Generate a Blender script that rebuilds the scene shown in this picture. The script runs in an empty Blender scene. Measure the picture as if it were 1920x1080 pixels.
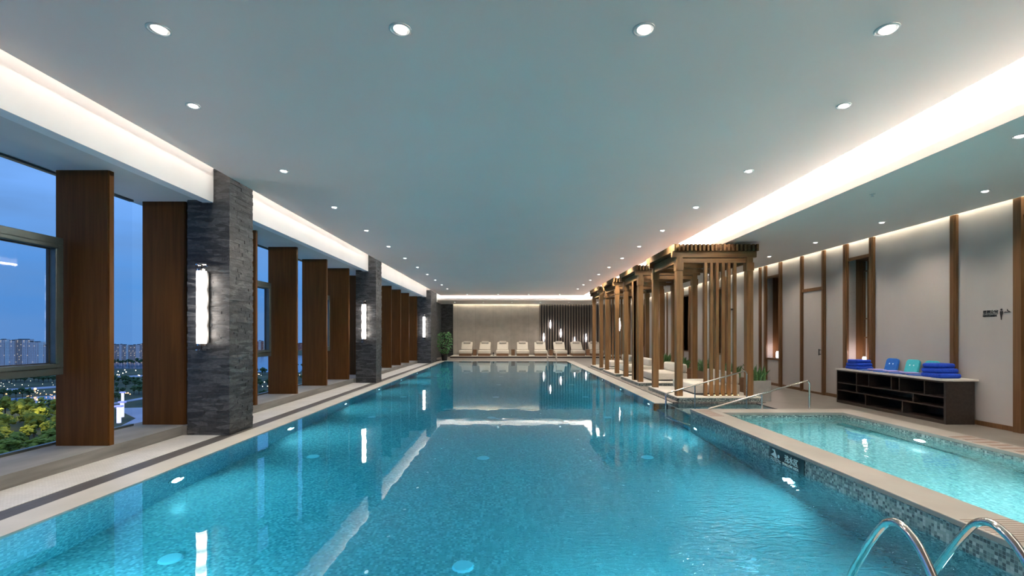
import bpy, math, random
from mathutils import Vector, Matrix, noise
R = random.Random(7)
PI = math.pi
scene = bpy.context.scene
col = scene.collection

# ------------------------------------------------------------ camera
F = 907.0            # focal length in pixels at 1920
cd = bpy.data.cameras.new('camera')
cam = bpy.data.objects.new('camera', cd)
col.objects.link(cam)
cam.location = (0, 0, 1.5)
cam.rotation_euler = (PI/2, 0, 0)
cd.sensor_width = 36
cd.lens = F/1920*36
cd.shift_x = 2/1920
cd.shift_y = 87.5/1920
cd.clip_end = 6000
cd.clip_start = 0.05
scene.camera = cam

# ------------------------------------------------------------ view + world
vs = scene.view_settings
vs.view_transform = 'Standard'
vs.look = 'None'
vs.gamma = 1
vs.use_curve_mapping = False
vs.exposure = 0.0
scene.cycles.max_bounces = 10
scene.cycles.transparent_max_bounces = 12
scene.cycles.sample_clamp_indirect = 16.0
scene.cycles.blur_glossy = 0.5
scene.cycles.use_denoising = True

world = bpy.data.worlds.new('dusk_sky')
scene.world = world
world.use_nodes = True
wt = world.node_tree
for n in list(wt.nodes): wt.nodes.remove(n)
wo = wt.nodes.new('ShaderNodeOutputWorld')
bg = wt.nodes.new('ShaderNodeBackground')
tc = wt.nodes.new('ShaderNodeTexCoord')
sp = wt.nodes.new('ShaderNodeSeparateXYZ')
wt.links.new(tc.outputs['Generated'], sp.inputs[0])
rp = wt.nodes.new('ShaderNodeValToRGB')
el = rp.color_ramp.elements
el[0].position = 0.0; el[0].color = (0.085, 0.22, 0.50, 1)
el[1].position = 0.55; el[1].color = (0.24, 0.45, 0.85, 1)
e = el.new(0.08); e.color = (0.07, 0.23, 0.55, 1)
e = el.new(0.22); e.color = (0.15, 0.34, 0.74, 1)
wt.links.new(sp.outputs['Z'], rp.inputs[0])
mp = wt.nodes.new('ShaderNodeMapping'); mp.inputs['Scale'].default_value = (1.6, 1.6, 9)
wt.links.new(tc.outputs['Generated'], mp.inputs[0])
nz = wt.nodes.new('ShaderNodeTexNoise'); nz.inputs['Scale'].default_value = 1.7
nz.inputs['Detail'].default_value = 6; nz.inputs['Roughness'].default_value = 0.55
wt.links.new(mp.outputs[0], nz.inputs['Vector'])
cr = wt.nodes.new('ShaderNodeValToRGB')
cr.color_ramp.elements[0].position = 0.42; cr.color_ramp.elements[0].color = (0, 0, 0, 1)
cr.color_ramp.elements[1].position = 0.75; cr.color_ramp.elements[1].color = (1, 1, 1, 1)
wt.links.new(nz.outputs[0], cr.inputs[0])
mx = wt.nodes.new('ShaderNodeMixRGB'); mx.inputs[2].default_value = (0.11, 0.24, 0.50, 1)
wt.links.new(cr.outputs[0], mx.inputs[0]); wt.links.new(rp.outputs[0], mx.inputs[1])
wt.links.new(mx.outputs[0], bg.inputs[0])
bg.inputs[1].default_value = 1.35
wt.links.new(bg.outputs[0], wo.inputs[0])

# light strengths, tuned together
L_DOWN = 280.0        # W, main ceiling downlights
L_DOWN2 = 130.0
L_COVE = 90.0
L_COVE_LEFT = 13.0
L_COVE_FAR = 16.0
L_WASH = 40.0
L_POOL = 28.0
L_POOL2 = 75.0
L_SCONCE = 52.0

# ------------------------------------------------------------ materials
def newmat(name):
    m = bpy.data.materials.new(name); m.use_nodes = True
    nt = m.node_tree
    b = nt.nodes['Principled BSDF']
    return m, nt, b

def N(nt, t, **kw):
    n = nt.nodes.new(t)
    for k, v in kw.items(): setattr(n, k, v)
    return n

def pos(nt, scale=(1, 1, 1), obj=False):
    if obj:
        g = N(nt, 'ShaderNodeTexCoord'); o = g.outputs['Object']
    else:
        g = N(nt, 'ShaderNodeNewGeometry'); o = g.outputs['Position']
    m = N(nt, 'ShaderNodeMapping'); m.inputs['Scale'].default_value = scale
    nt.links.new(o, m.inputs[0])
    return m.outputs[0]

def ramp(nt, fac, cols, interp='LINEAR'):
    r = N(nt, 'ShaderNodeValToRGB'); r.color_ramp.interpolation = interp
    els = r.color_ramp.elements
    while len(els) > 1: els.remove(els[0])
    els[0].position = cols[0][0]; els[0].color = (*cols[0][1], 1)
    for p, c in cols[1:]:
        e = els.new(p); e.color = (*c, 1)
    nt.links.new(fac, r.inputs[0])
    return r.outputs[0]

def bump(nt, b, h, strength=0.3, dist=0.01):
    bp = N(nt, 'ShaderNodeBump'); bp.inputs['Strength'].default_value = strength
    bp.inputs['Distance'].default_value = dist
    nt.links.new(h, bp.inputs['Height']); nt.links.new(bp.outputs[0], b.inputs['Normal'])

def noisy(name, c1, c2, scale=(4, 4, 4), rough=0.6, detail=4, bstr=0.0, metal=0.0, obj=False, lo=0.3, hi=0.7, spec=0.5):
    m, nt, b = newmat(name)
    v = pos(nt, scale, obj)
    n = N(nt, 'ShaderNodeTexNoise'); n.inputs['Scale'].default_value = 1; n.inputs['Detail'].default_value = detail
    nt.links.new(v, n.inputs['Vector'])
    c = ramp(nt, n.outputs[0], [(lo, c1), (hi, c2)])
    nt.links.new(c, b.inputs['Base Color'])
    b.inputs['Roughness'].default_value = rough
    b.inputs['Metallic'].default_value = metal
    b.inputs['Specular IOR Level'].default_value = spec
    if bstr: bump(nt, b, n.outputs[0], bstr)
    return m

def emis(name, color, strength):
    m, nt, b = newmat(name)
    b.inputs['Base Color'].default_value = (0.9, 0.9, 0.9, 1)
    b.inputs['Emission Color'].default_value = (*color, 1)
    b.inputs['Emission Strength'].default_value = strength
    return m

def mosaic(name, cols, size=0.025, grout=(0.3, 0.34, 0.34), rough=0.25, hi=0.5):
    m, nt, b = newmat(name)
    v = pos(nt, (1/size,)*3)
    add = N(nt, 'ShaderNodeVectorMath', operation='ADD'); add.inputs[1].default_value = (.5, .5, .5)
    nt.links.new(v, add.inputs[0])
    fl = N(nt, 'ShaderNodeVectorMath', operation='FLOOR'); nt.links.new(add.outputs[0], fl.inputs[0])
    fr = N(nt, 'ShaderNodeVectorMath', operation='FRACTION'); nt.links.new(add.outputs[0], fr.inputs[0])
    wn = N(nt, 'ShaderNodeTexWhiteNoise', noise_dimensions='3D'); nt.links.new(fl.outputs[0], wn.inputs['Vector'])
    k = len(cols)
    c = ramp(nt, wn.outputs['Value'], [(i/k, cc) for i, cc in enumerate(cols)], 'CONSTANT')
    s = N(nt, 'ShaderNodeVectorMath', operation='SUBTRACT'); s.inputs[1].default_value = (.5, .5, .5)
    nt.links.new(fr.outputs[0], s.inputs[0])
    ab = N(nt, 'ShaderNodeVectorMath', operation='ABSOLUTE'); nt.links.new(s.outputs[0], ab.inputs[0])
    sx = N(nt, 'ShaderNodeSeparateXYZ'); nt.links.new(ab.outputs[0], sx.inputs[0])
    m1 = N(nt, 'ShaderNodeMath', operation='MAXIMUM'); nt.links.new(sx.outputs[0], m1.inputs[0]); nt.links.new(sx.outputs[1], m1.inputs[1])
    m2 = N(nt, 'ShaderNodeMath', operation='MAXIMUM'); nt.links.new(m1.outputs[0], m2.inputs[0]); nt.links.new(sx.outputs[2], m2.inputs[1])
    gt = N(nt, 'ShaderNodeMath', operation='GREATER_THAN'); nt.links.new(m2.outputs[0], gt.inputs[0]); gt.inputs[1].default_value = 0.445
    mix = N(nt, 'ShaderNodeMixRGB'); nt.links.new(gt.outputs[0], mix.inputs[0]); nt.links.new(c, mix.inputs[1])
    mix.inputs[2].default_value = (*grout, 1)
    nt.links.new(mix.outputs[0], b.inputs['Base Color'])
    b.inputs['Roughness'].default_value = rough
    b.inputs['Specular IOR Level'].default_value = hi
    return m

def wood(name, c1, c2, axis='z', rough=0.4, spec=0.3, sc=1.0):
    s = {'z': (28, 28, 1.2), 'y': (28, 1.2, 28), 'x': (1.2, 28, 28)}[axis]
    m, nt, b = newmat(name)
    v = pos(nt, tuple(k*sc for k in s))
    n = N(nt, 'ShaderNodeTexNoise'); n.inputs['Scale'].default_value = 1; n.inputs['Detail'].default_value = 5
    n.inputs['Distortion'].default_value = 0.6
    nt.links.new(v, n.inputs['Vector'])
    c = ramp(nt, n.outputs[0], [(0.3, c1), (0.7, c2)])
    nt.links.new(c, b.inputs['Base Color'])
    b.inputs['Roughness'].default_value = rough
    b.inputs['Specular IOR Level'].default_value = spec
    bump(nt, b, n.outputs[0], 0.08, 0.004)
    return m

def tiles(name, c1, c2, w, h, mortar, rough=0.5, msize=0.004, axis='xy', bstr=0.1, rot=0):
    m, nt, b = newmat(name)
    g = N(nt, 'ShaderNodeNewGeometry')
    mpn = N(nt, 'ShaderNodeMapping')
    if axis == 'yz': mpn.inputs['Rotation'].default_value = (0, 0, 0)
    nt.links.new(g.outputs['Position'], mpn.inputs[0])
    if axis == 'yz':
        s = N(nt, 'ShaderNodeSeparateXYZ'); c = N(nt, 'ShaderNodeCombineXYZ')
        nt.links.new(mpn.outputs[0], s.inputs[0]); nt.links.new(s.outputs[1], c.inputs[0]); nt.links.new(s.outputs[2], c.inputs[1])
        v = c.outputs[0]
    else:
        mpn.inputs['Rotation'].default_value = (0, 0, rot)
        v = mpn.outputs[0]
    br = N(nt, 'ShaderNodeTexBrick'); nt.links.new(v, br.inputs['Vector'])
    br.offset = 0.0
    br.inputs['Scale'].default_value = 1
    br.inputs['Brick Width'].default_value = w; br.inputs['Row Height'].default_value = h
    br.inputs['Mortar Size'].default_value = msize
    br.inputs['Color1'].default_value = (*c1, 1); br.inputs['Color2'].default_value = (*c2, 1)
    br.inputs['Mortar'].default_value = (*mortar, 1)
    n = N(nt, 'ShaderNodeTexNoise'); n.inputs['Scale'].default_value = 2.5; n.inputs['Detail'].default_value = 6
    nt.links.new(g.outputs['Position'], n.inputs['Vector'])
    c = ramp(nt, n.outputs[0], [(0.3, (0.82, 0.82, 0.82)), (0.7, (1, 1, 1))])
    mul = N(nt, 'ShaderNodeMixRGB', blend_type='MULTIPLY'); mul.inputs[0].default_value = 1
    nt.links.new(br.outputs['Color'], mul.inputs[1]); nt.links.new(c, mul.inputs[2])
    nt.links.new(mul.outputs[0], b.inputs['Base Color'])
    b.inputs['Roughness'].default_value = rough
    bump(nt, b, n.outputs[0], bstr, 0.003)
    return m

M = {}
M['ceiling'] = noisy('ceiling_paint_teal_offset', (0.91, 0.69, 0.62), (0.95, 0.73, 0.66), (0.4, 0.4, 0.4), 0.55)  # warm tint put into the paint to offset teal light from the pool
M['white'] = noisy('white_paint', (0.74, 0.74, 0.74), (0.80, 0.80, 0.80), (1, 1, 1), 0.5)
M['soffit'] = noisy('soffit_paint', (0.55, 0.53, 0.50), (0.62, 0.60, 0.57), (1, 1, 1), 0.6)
M['wallpaper'] = noisy('wall_plaster', (0.33, 0.305, 0.285), (0.40, 0.372, 0.35), (0.7, 0.7, 0.35), 0.7, 6)
M['wallfar'] = tiles('far_wall_panel', (0.50, 0.46, 0.41), (0.54, 0.50, 0.45), 1.22, 6, (0.30, 0.27, 0.24), 0.7, 0.006, bstr=0.05)
M['deck'] = tiles('deck_stone_tile', (0.14, 0.13, 0.12), (0.165, 0.155, 0.143), 0.6, 0.6, (0.10, 0.095, 0.09), 0.45, 0.003)
M['sill'] = noisy('sill_stone', (0.13, 0.127, 0.12), (0.21, 0.205, 0.195), (3, 1.2, 12), 0.75, 8, 0.05, spec=0.2)
M['coping'] = noisy('cream_coping_stone', (0.32, 0.31, 0.285), (0.39, 0.38, 0.35), (2, 2, 2), 0.45, 6)
M['coping2'] = noisy('raised_coping_stone', (0.18, 0.165, 0.15), (0.23, 0.213, 0.195), (2, 2, 2), 0.45, 6)
M['pale'] = noisy('pale_platform_stone', (0.60, 0.57, 0.52), (0.68, 0.65, 0.6), (3, 3, 3), 0.5, 6)
M['pebble'] = mosaic('pebble_bed', [(0.10, 0.09, 0.08), (0.22, 0.2, 0.17), (0.3, 0.28, 0.25), (0.15, 0.13, 0.12)], 0.03, (0.05, 0.05, 0.05), 0.6)
gr = [(0.075, 0.10, 0.10), (0.13, 0.17, 0.165), (0.19, 0.23, 0.22), (0.30, 0.33, 0.31), (0.10, 0.13, 0.13), (0.055, 0.07, 0.075), (0.22, 0.26, 0.24)]
M['mosaic_wall'] = mosaic('grey_green_mosaic', gr, 0.025, (0.2, 0.24, 0.25))
M['mosaic_floor'] = mosaic('pool_mosaic', [(0.30, 0.42, 0.44), (0.42, 0.58, 0.60), (0.24, 0.36, 0.40), (0.36, 0.50, 0.52), (0.55, 0.68, 0.68), (0.33, 0.48, 0.48)], 0.025, (0.38, 0.5, 0.5))
M['fin'] = wood('fin_walnut', (0.075, 0.029, 0.006), (0.11, 0.044, 0.010), rough=0.5, spec=0.1)
M['trim'] = wood('trim_walnut', (0.095, 0.045, 0.018), (0.15, 0.075, 0.032), rough=0.4)
M['teak'] = wood('pergola_teak', (0.15, 0.075, 0.028), (0.25, 0.135, 0.055), rough=0.5)
M['teak_y'] = wood('pergola_teak_roof', (0.10, 0.055, 0.024), (0.17, 0.10, 0.047), axis='y', rough=0.75, spec=0.08)
M['teak_x'] = wood('pergola_teak_beam', (0.15, 0.08, 0.03), (0.24, 0.135, 0.055), axis='x', rough=0.5)
M['darkwood'] = wood('dark_wenge', (0.018, 0.013, 0.011), (0.035, 0.026, 0.021), axis='y', rough=0.35, spec=0.5)
M['brown'] = wood('brown_oak', (0.14, 0.075, 0.04), (0.2, 0.115, 0.065), axis='x', rough=0.45)
M['slat'] = wood('slat_taupe', (0.22, 0.185, 0.15), (0.30, 0.255, 0.21), rough=0.5)
M['slatback'] = noisy('slat_backing', (0.035, 0.032, 0.034), (0.05, 0.045, 0.048), (3, 3, 3), 0.7)
M['alu'] = noisy('window_aluminium', (0.085, 0.105, 0.10), (0.11, 0.13, 0.125), (5, 5, 5), 0.4, metal=0.6)
M['alu_dark'] = noisy('window_gasket', (0.02, 0.02, 0.02), (0.03, 0.03, 0.03), (5, 5, 5), 0.6)
M['chrome'] = noisy('polished_steel', (0.60, 0.57, 0.54), (0.70, 0.67, 0.64), (30, 30, 30), 0.12, metal=1.0)
M['fabric'] = noisy('cream_fabric', (0.56, 0.53, 0.47), (0.64, 0.61, 0.55), (40, 40, 40), 0.9, 3, 0.15)
M['fabric_d'] = noisy('pillow_fabric', (0.42, 0.40, 0.36), (0.48, 0.46, 0.42), (40, 40, 40), 0.9, 3, 0.15)
M['towel'] = noisy('royal_blue_towel', (0.002, 0.03, 0.30), (0.004, 0.06, 0.52), (60, 60, 60), 0.95, 4, 0.6)
M['blue_b'] = noisy('blue_foam', (0.005, 0.10, 0.42), (0.008, 0.13, 0.5), (20, 20, 20), 0.6)
M['teal_b'] = noisy('teal_foam', (0.03, 0.38, 0.46), (0.05, 0.45, 0.52), (20, 20, 20), 0.6)
M['lavender'] = noisy('lavender_cloth', (0.20, 0.20, 0.50), (0.30, 0.28, 0.58), (30, 30, 30), 0.8)
M['peri'] = noisy('blue_cloth', (0.03, 0.09, 0.38), (0.05, 0.14, 0.48), (30, 30, 30), 0.8)
M['marble'] = noisy('white_marble', (0.50, 0.48, 0.45), (0.66, 0.64, 0.61), (3, 3, 3), 0.25, 8)
M['concrete'] = noisy('concrete_planter', (0.26, 0.26, 0.25), (0.34, 0.33, 0.31), (6, 6, 6), 0.8, 6, 0.1)
M['soil'] = noisy('soil', (0.02, 0.015, 0.01), (0.05, 0.035, 0.02), (30, 30, 30), 0.95, 4, 0.5)
M['leaf'] = noisy('snake_plant_leaf', (0.03, 0.11, 0.035), (0.13, 0.27, 0.09), (14, 14, 40), 0.4, 4, obj=True)
M['leaf2'] = noisy('glossy_leaf', (0.03, 0.16, 0.04), (0.13, 0.36, 0.11), (6, 6, 6), 0.3, 2, obj=True)
M['bark'] = noisy('bark', (0.05, 0.035, 0.02), (0.10, 0.07, 0.045), (10, 10, 3), 0.9, 5, 0.3)
M['black'] = noisy('black_enamel', (0.012, 0.012, 0.012), (0.02, 0.02, 0.02), (10, 10, 10), 0.4)
M['signboard'] = noisy('sign_plate', (0.008, 0.016, 0.02), (0.012, 0.022, 0.027), (10, 10, 10), 0.35)
M['signtext'] = noisy('sign_lettering', (0.50, 0.60, 0.60), (0.56, 0.66, 0.66), (10, 10, 10), 0.5)
M['trimring'] = noisy('downlight_trim', (0.5, 0.5, 0.49), (0.56, 0.56, 0.55), (10, 10, 10), 0.5)
M['grate'] = tiles('drain_grate', (0.085, 0.08, 0.075), (0.11, 0.10, 0.095), 0.25, 0.012, (0.02, 0.02, 0.02), 0.5, 0.003)
M['walk'] = tiles('ribbed_walkway_tile', (0.46, 0.455, 0.445), (0.52, 0.515, 0.50), 0.033, 0.033, (0.36, 0.35, 0.33), 0.5, 0.004)
M['inlet'] = noisy('inlet_plastic', (0.75, 0.85, 0.9), (0.85, 0.92, 0.95), (10, 10, 10), 0.5)
M['mark'] = noisy('tactile_marking', (0.13, 0.085, 0.07), (0.18, 0.12, 0.10), (10, 10, 10), 0.6)
M['lamp_on'] = emis('lamp_lens', (1.0, 0.98, 0.93), 4)
M['strip'] = emis('led_strip', (1.0, 0.92, 0.82), L_COVE)
M['strip_far'] = emis('led_strip_far', (1.0, 0.92, 0.82), L_COVE_FAR)
M['strip_left'] = emis('led_strip_left', (1.0, 0.92, 0.82), L_COVE_LEFT)
M['wash'] = emis('wall_wash_strip', (1.0, 0.9, 0.70), L_WASH)
M['pool_lens'] = emis('pool_lamp_lens', (0.85, 0.97, 1.0), 9)
M['pendant_on'] = emis('pendant_glow', (1.0, 0.92, 0.98), 12)
M['uplight_on'] = emis('uplight_lens', (1.0, 0.72, 0.35), 25)

# sconce tube: four brighter lamps inside a frosted tube
m, nt, b = newmat('sconce_glow')
g = N(nt, 'ShaderNodeTexCoord'); s = N(nt, 'ShaderNodeSeparateXYZ'); nt.links.new(g.outputs['Object'], s.inputs[0])
w = N(nt, 'ShaderNodeMath', operation='MULTIPLY'); nt.links.new(s.outputs[2], w.inputs[0]); w.inputs[1].default_value = 2*PI/0.265
c_ = N(nt, 'ShaderNodeMath', operation='COSINE'); nt.links.new(w.outputs[0], c_.inputs[0])
mr = N(nt, 'ShaderNodeMapRange'); nt.links.new(c_.outputs[0], mr.inputs[0])
mr.inputs[1].default_value = -1; mr.inputs[2].default_value = 1; mr.inputs[3].default_value = L_SCONCE*0.55; mr.inputs[4].default_value = L_SCONCE*0.07
nt.links.new(mr.outputs[0], b.inputs['Emission Strength'])
b.inputs['Emission Color'].default_value = (1, 0.90, 0.80, 1)
M['sconce'] = m

def thin_glass(name, tint=(1, 1, 1), refl=0.05, rough=0.02):
    m = bpy.data.materials.new(name); m.use_nodes = True; nt = m.node_tree
    for n in list(nt.nodes): nt.nodes.remove(n)
    o = N(nt, 'ShaderNodeOutputMaterial'); t = N(nt, 'ShaderNodeBsdfTransparent'); g = N(nt, 'ShaderNodeBsdfGlossy')
    t.inputs[0].default_value = (*tint, 1); g.inputs['Roughness'].default_value = rough
    mxs = N(nt, 'ShaderNodeMixShader'); mxs.inputs[0].default_value = refl
    nt.links.new(t.outputs[0], mxs.inputs[1]); nt.links.new(g.outputs[0], mxs.inputs[2]); nt.links.new(mxs.outputs[0], o.inputs[0])
    return m
M['glass'] = thin_glass('window_glass', (0.97, 0.98, 0.99), 0.012)
M['clear'] = thin_glass('clear_glass', (0.93, 0.93, 0.93), 0.10)
M['sleeve'] = thin_glass('sleeve_glass', (0.93, 0.93, 0.93), 0.006)
M['frost'] = noisy('frosted_glass', (0.30, 0.30, 0.28), (0.38, 0.37, 0.35), (2, 2, 1), 0.35)

def water(name, absorb, dens, centre, bstr=1.0):
    m = bpy.data.materials.new(name); m.use_nodes = True; nt = m.node_tree
    for n in list(nt.nodes): nt.nodes.remove(n)
    o = N(nt, 'ShaderNodeOutputMaterial'); g = N(nt, 'ShaderNodeBsdfGlass')
    g.inputs['IOR'].default_value = 1.333; g.inputs['Roughness'].default_value = 0.0
    g.inputs['Color'].default_value = (0.95, 1, 1, 1)
    geo = N(nt, 'ShaderNodeNewGeometry')
    mp1 = N(nt, 'ShaderNodeMapping'); nt.links.new(geo.outputs['Position'], mp1.inputs[0]); mp1.inputs['Scale'].default_value = (1.0, 0.8, 1)
    n1 = N(nt, 'ShaderNodeTexNoise'); n1.inputs['Scale'].default_value = 2.2; n1.inputs['Detail'].default_value = 2
    nt.links.new(mp1.outputs[0], n1.inputs['Vector'])
    # local ripples close to the ladder
    d = N(nt, 'ShaderNodeVectorMath', operation='DISTANCE'); nt.links.new(geo.outputs['Position'], d.inputs[0]); d.inputs[1].default_value = (*centre, 0)
    mr = N(nt, 'ShaderNodeMapRange'); nt.links.new(d.outputs['Value'], mr.inputs[0])
    mr.inputs[1].default_value = 0.3; mr.inputs[2].default_value = 2.6; mr.inputs[3].default_value = 1; mr.inputs[4].default_value = 0
    n2 = N(nt, 'ShaderNodeTexNoise'); n2.inputs['Scale'].default_value = 7; n2.inputs['Detail'].default_value = 2; n2.inputs['Distortion'].default_value = 1.2
    mp2 = N(nt, 'ShaderNodeMapping'); mp2.inputs['Scale'].default_value = (0.9, 2.2, 1); mp2.inputs['Rotation'].default_value = (0, 0, 0.5)
    nt.links.new(geo.outputs['Position'], mp2.inputs[0]); nt.links.new(mp2.outputs[0], n2.inputs['Vector'])
    ml = N(nt, 'ShaderNodeMath', operation='MULTIPLY'); nt.links.new(n2.outputs[0], ml.inputs[0]); nt.links.new(mr.outputs[0], ml.inputs[1])
    ml2 = N(nt, 'ShaderNodeMath', operation='MULTIPLY_ADD'); nt.links.new(ml.outputs[0], ml2.inputs[0]); ml2.inputs[1].default_value = 3.2*bstr
    m3 = N(nt, 'ShaderNodeMath', operation='MULTIPLY'); nt.links.new(n1.outputs[0], m3.inputs[0]); m3.inputs[1].default_value = 0.28
    nt.links.new(m3.outputs[0], ml2.inputs[2])
    bp = N(nt, 'ShaderNodeBump'); bp.inputs['Strength'].default_value = 0.5; bp.inputs['Distance'].default_value = 0.012
    nt.links.new(ml2.outputs[0], bp.inputs['Height']); nt.links.new(bp.outputs[0], g.inputs['Normal'])
    nt.links.new(g.outputs[0], o.inputs['Surface'])
    va = N(nt, 'ShaderNodeVolumeAbsorption'); va.inputs['Color'].default_value = (*absorb, 1); va.inputs['Density'].default_value = dens
    nt.links.new(va.outputs[0], o.inputs['Volume'])
    return m
M['water'] = water('pool_water', (0.0, 0.80, 0.91), 0.88, (2.2, 3.3))
M['water2'] = water('shallow_water', (0.0, 0.90, 0.92), 0.36, (4.4, 4.0), 0.15)

# ------------------------------------------------------------ mesh helper
class MB:
    def __init__(s): s.v = []; s.f = []
    def poly(s, pts):
        k = len(s.v); s.v += [tuple(p) for p in pts]; s.f.append(tuple(range(k, k+len(pts)))); return s
    def box(s, x0, x1, y0, y1, z0, z1, mat=None):
        k = len(s.v)
        P = [(x0,y0,z0),(x1,y0,z0),(x1,y1,z0),(x0,y1,z0),(x0,y0,z1),(x1,y0,z1),(x1,y1,z1),(x0,y1,z1)]
        if mat is not None: P = [tuple(mat @ Vector(p)) for p in P]
        s.v += P
        s.f += [tuple(k+i for i in q) for q in ((0,3,2,1),(4,5,6,7),(0,1,5,4),(1,2,6,5),(2,3,7,6),(3,0,4,7))]
        return s
    def prism(s, pts, z0, z1):
        k = len(s.v); n = len(pts)
        s.v += [(x, y, z0) for x, y in pts] + [(x, y, z1) for x, y in pts]
        s.f.append(tuple(k+i for i in reversed(range(n)))); s.f.append(tuple(k+n+i for i in range(n)))
        for i in range(n):
            j = (i+1) % n; s.f.append((k+i, k+j, k+n+j, k+n+i))
        return s
    def prism_x(s, pts, x0, x1):      # pts in (y,z)
        k = len(s.v); n = len(pts)
        s.v += [(x0, y, z) for y, z in pts] + [(x1, y, z) for y, z in pts]
        s.f.append(tuple(k+i for i in reversed(range(n)))); s.f.append(tuple(k+n+i for i in range(n)))
        for i in range(n):
            j = (i+1) % n; s.f.append((k+i, k+j, k+n+j, k+n+i))
        return s
    def tube(s, pts, r, n=12, cap=True):
        pts = [Vector(p) for p in pts]; rs = r if isinstance(r, (list, tuple)) else [r]*len(pts)
        k = len(s.v); up = None
        for i, p in enumerate(pts):
            t = (pts[min(i+1, len(pts)-1)] - pts[max(i-1, 0)]).normalized()
            if up is None:
                up = Vector((0, 0, 1)) if abs(t.z) < 0.9 else Vector((1, 0, 0))
            a = (up - t*up.dot(t)).normalized(); up = a; b_ = t.cross(a)
            for j in range(n):
                th = 2*PI*j/n
                s.v.append(tuple(p + (a*math.cos(th) + b_*math.sin(th))*rs[i]))
        for i in range(len(pts)-1):
            for j in range(n):
                a0 = k+i*n+j; a1 = k+i*n+(j+1) % n
                s.f.append((a0, a1, a1+n, a0+n))
        if cap:
            s.f.append(tuple(k+j for j in reversed(range(n)))); s.f.append(tuple(k+(len(pts)-1)*n+j for j in range(n)))
        return s
    def lathe(s, prof, cx=0, cy=0, cz=0, n=24, mat=None):
        k = len(s.v)
        for (r, z) in prof:
            for j in range(n):
                th = 2*PI*j/n; p = Vector((r*math.cos(th), r*math.sin(th), z))
                if mat is not None: p = mat @ p
                s.v.append((p.x+cx, p.y+cy, p.z+cz))
        for i in range(len(prof)-1):
            for j in range(n):
                a0 = k+i*n+j; a1 = k+i*n+(j+1) % n
                s.f.append((a0, a1, a1+n, a0+n))
        if prof[0][0] > 1e-6: pass
        return s
    def disc(s, r, c, nrm=(0, 0, 1), n=24):
        q = Vector(nrm).to_track_quat('Z', 'Y'); c = Vector(c)
        s.poly([c + q @ Vector((r*math.cos(2*PI*j/n), r*math.sin(2*PI*j/n), 0)) for j in range(n)]); return s
    def ico(s, c, r, sub=1, amp=0.0, sc=(1, 1, 1), freq=1.0):
        import bmesh
        bm = bmesh.new(); bmesh.ops.create_icosphere(bm, subdivisions=sub, radius=1)
        k = len(s.v); c = Vector(c)
        for v in bm.verts:
            p = v.co.copy()
            if amp: p = p*(1 + amp*noise.noise((p+c*0.37)*freq))
            s.v.append((c.x+p.x*r*sc[0], c.y+p.y*r*sc[1], c.z+p.z*r*sc[2]))
        for f in bm.faces: s.f.append(tuple(k+v.index for v in f.verts))
        bm.free(); return s
    def rbox(s, x0, x1, y0, y1, z0, z1, r=0.02, seg=3):   # rounded box
        import bmesh
        bm = bmesh.new(); bmesh.ops.create_cube(bm, size=1)
        for v in bm.verts:
            v.co = Vector(((x0+x1)/2+v.co.x*(x1-x0), (y0+y1)/2+v.co.y*(y1-y0), (z0+z1)/2+v.co.z*(z1-z0)))
        bmesh.ops.bevel(bm, geom=list(bm.edges), offset=r, segments=seg, affect='EDGES', profile=0.5)
        bm.verts.index_update(); k = len(s.v)
        s.v += [tuple(v.co) for v in bm.verts]
        for f in bm.faces: s.f.append(tuple(k+v.index for v in f.verts))
        bm.free(); return s
    def xform(s, mat, start=0):
        for i in range(start, len(s.v)): s.v[i] = tuple(mat @ Vector(s.v[i]))
        return s
    def build(s, name, mat, parent=None, smooth=False, origin=None, bevel=0):
        """parent None: world coordinates, origin moved to `origin`. parent: coordinates local to it."""
        me = bpy.data.meshes.new(name)
        o = Vector(origin) if origin is not None else Vector((0, 0, 0))
        me.from_pydata([tuple(Vector(p)-o) for p in s.v], [], s.f)
        me.materials.append(mat if not isinstance(mat, str) else M[mat])
        if smooth:
            for p in me.polygons: p.use_smooth = True
        me.update()
        ob = bpy.data.objects.new(name, me); col.objects.link(ob)
        ob.location = o
        if parent is not None: ob.parent = parent; ob.location = (0, 0, 0) if origin is None else o
        if smooth and smooth != 'all':
            try:
                me.set_sharp_from_angle(angle=math.radians(40))
            except Exception: pass
        if bevel:
            bv = ob.modifiers.new('bevel', 'BEVEL'); bv.width = bevel; bv.segments = 2; bv.limit_method = 'ANGLE'
        return ob

def thing(name, label, cat, loc=(0, 0, 0), rz=0, group=None):
    o = bpy.data.objects.new(name, None); col.objects.link(o)
    o.location = loc; o.rotation_euler = (0, 0, rz); o.empty_display_size = 0.1
    o['label'] = label; o['category'] = cat
    if group: o['group'] = group
    return o
def tag(o, label, cat, group=None, kind=None):
    o['label'] = label; o['category'] = cat
    if group: o['group'] = group
    if kind: o['kind'] = kind
    return o
def struct(o): o['kind'] = 'structure'; return o
def dup(root, loc, rz=None, label=None, group=None):
    r = root.copy(); col.objects.link(r); r.location = loc
    if rz is not None: r.rotation_euler = (0, 0, rz)
    if label: r['label'] = label
    if group: r['group'] = group
    for ch in list(root.children):
        c = ch.copy(); col.objects.link(c); c.parent = r
        for g in list(ch.children):
            d = g.copy(); col.objects.link(d); d.parent = c
    return r
def lamp(kind, loc, energy, color=(1, 1, 1), parent=None, **kw):
    ld = bpy.data.lights.new('lamp', kind); ld.energy = energy; ld.color = color
    for k, v in kw.items(): setattr(ld, k, v)
    lo = bpy.data.objects.new('lamp', ld); col.objects.link(lo); lo.location = loc
    if parent: lo.parent = parent
    return lo

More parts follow.
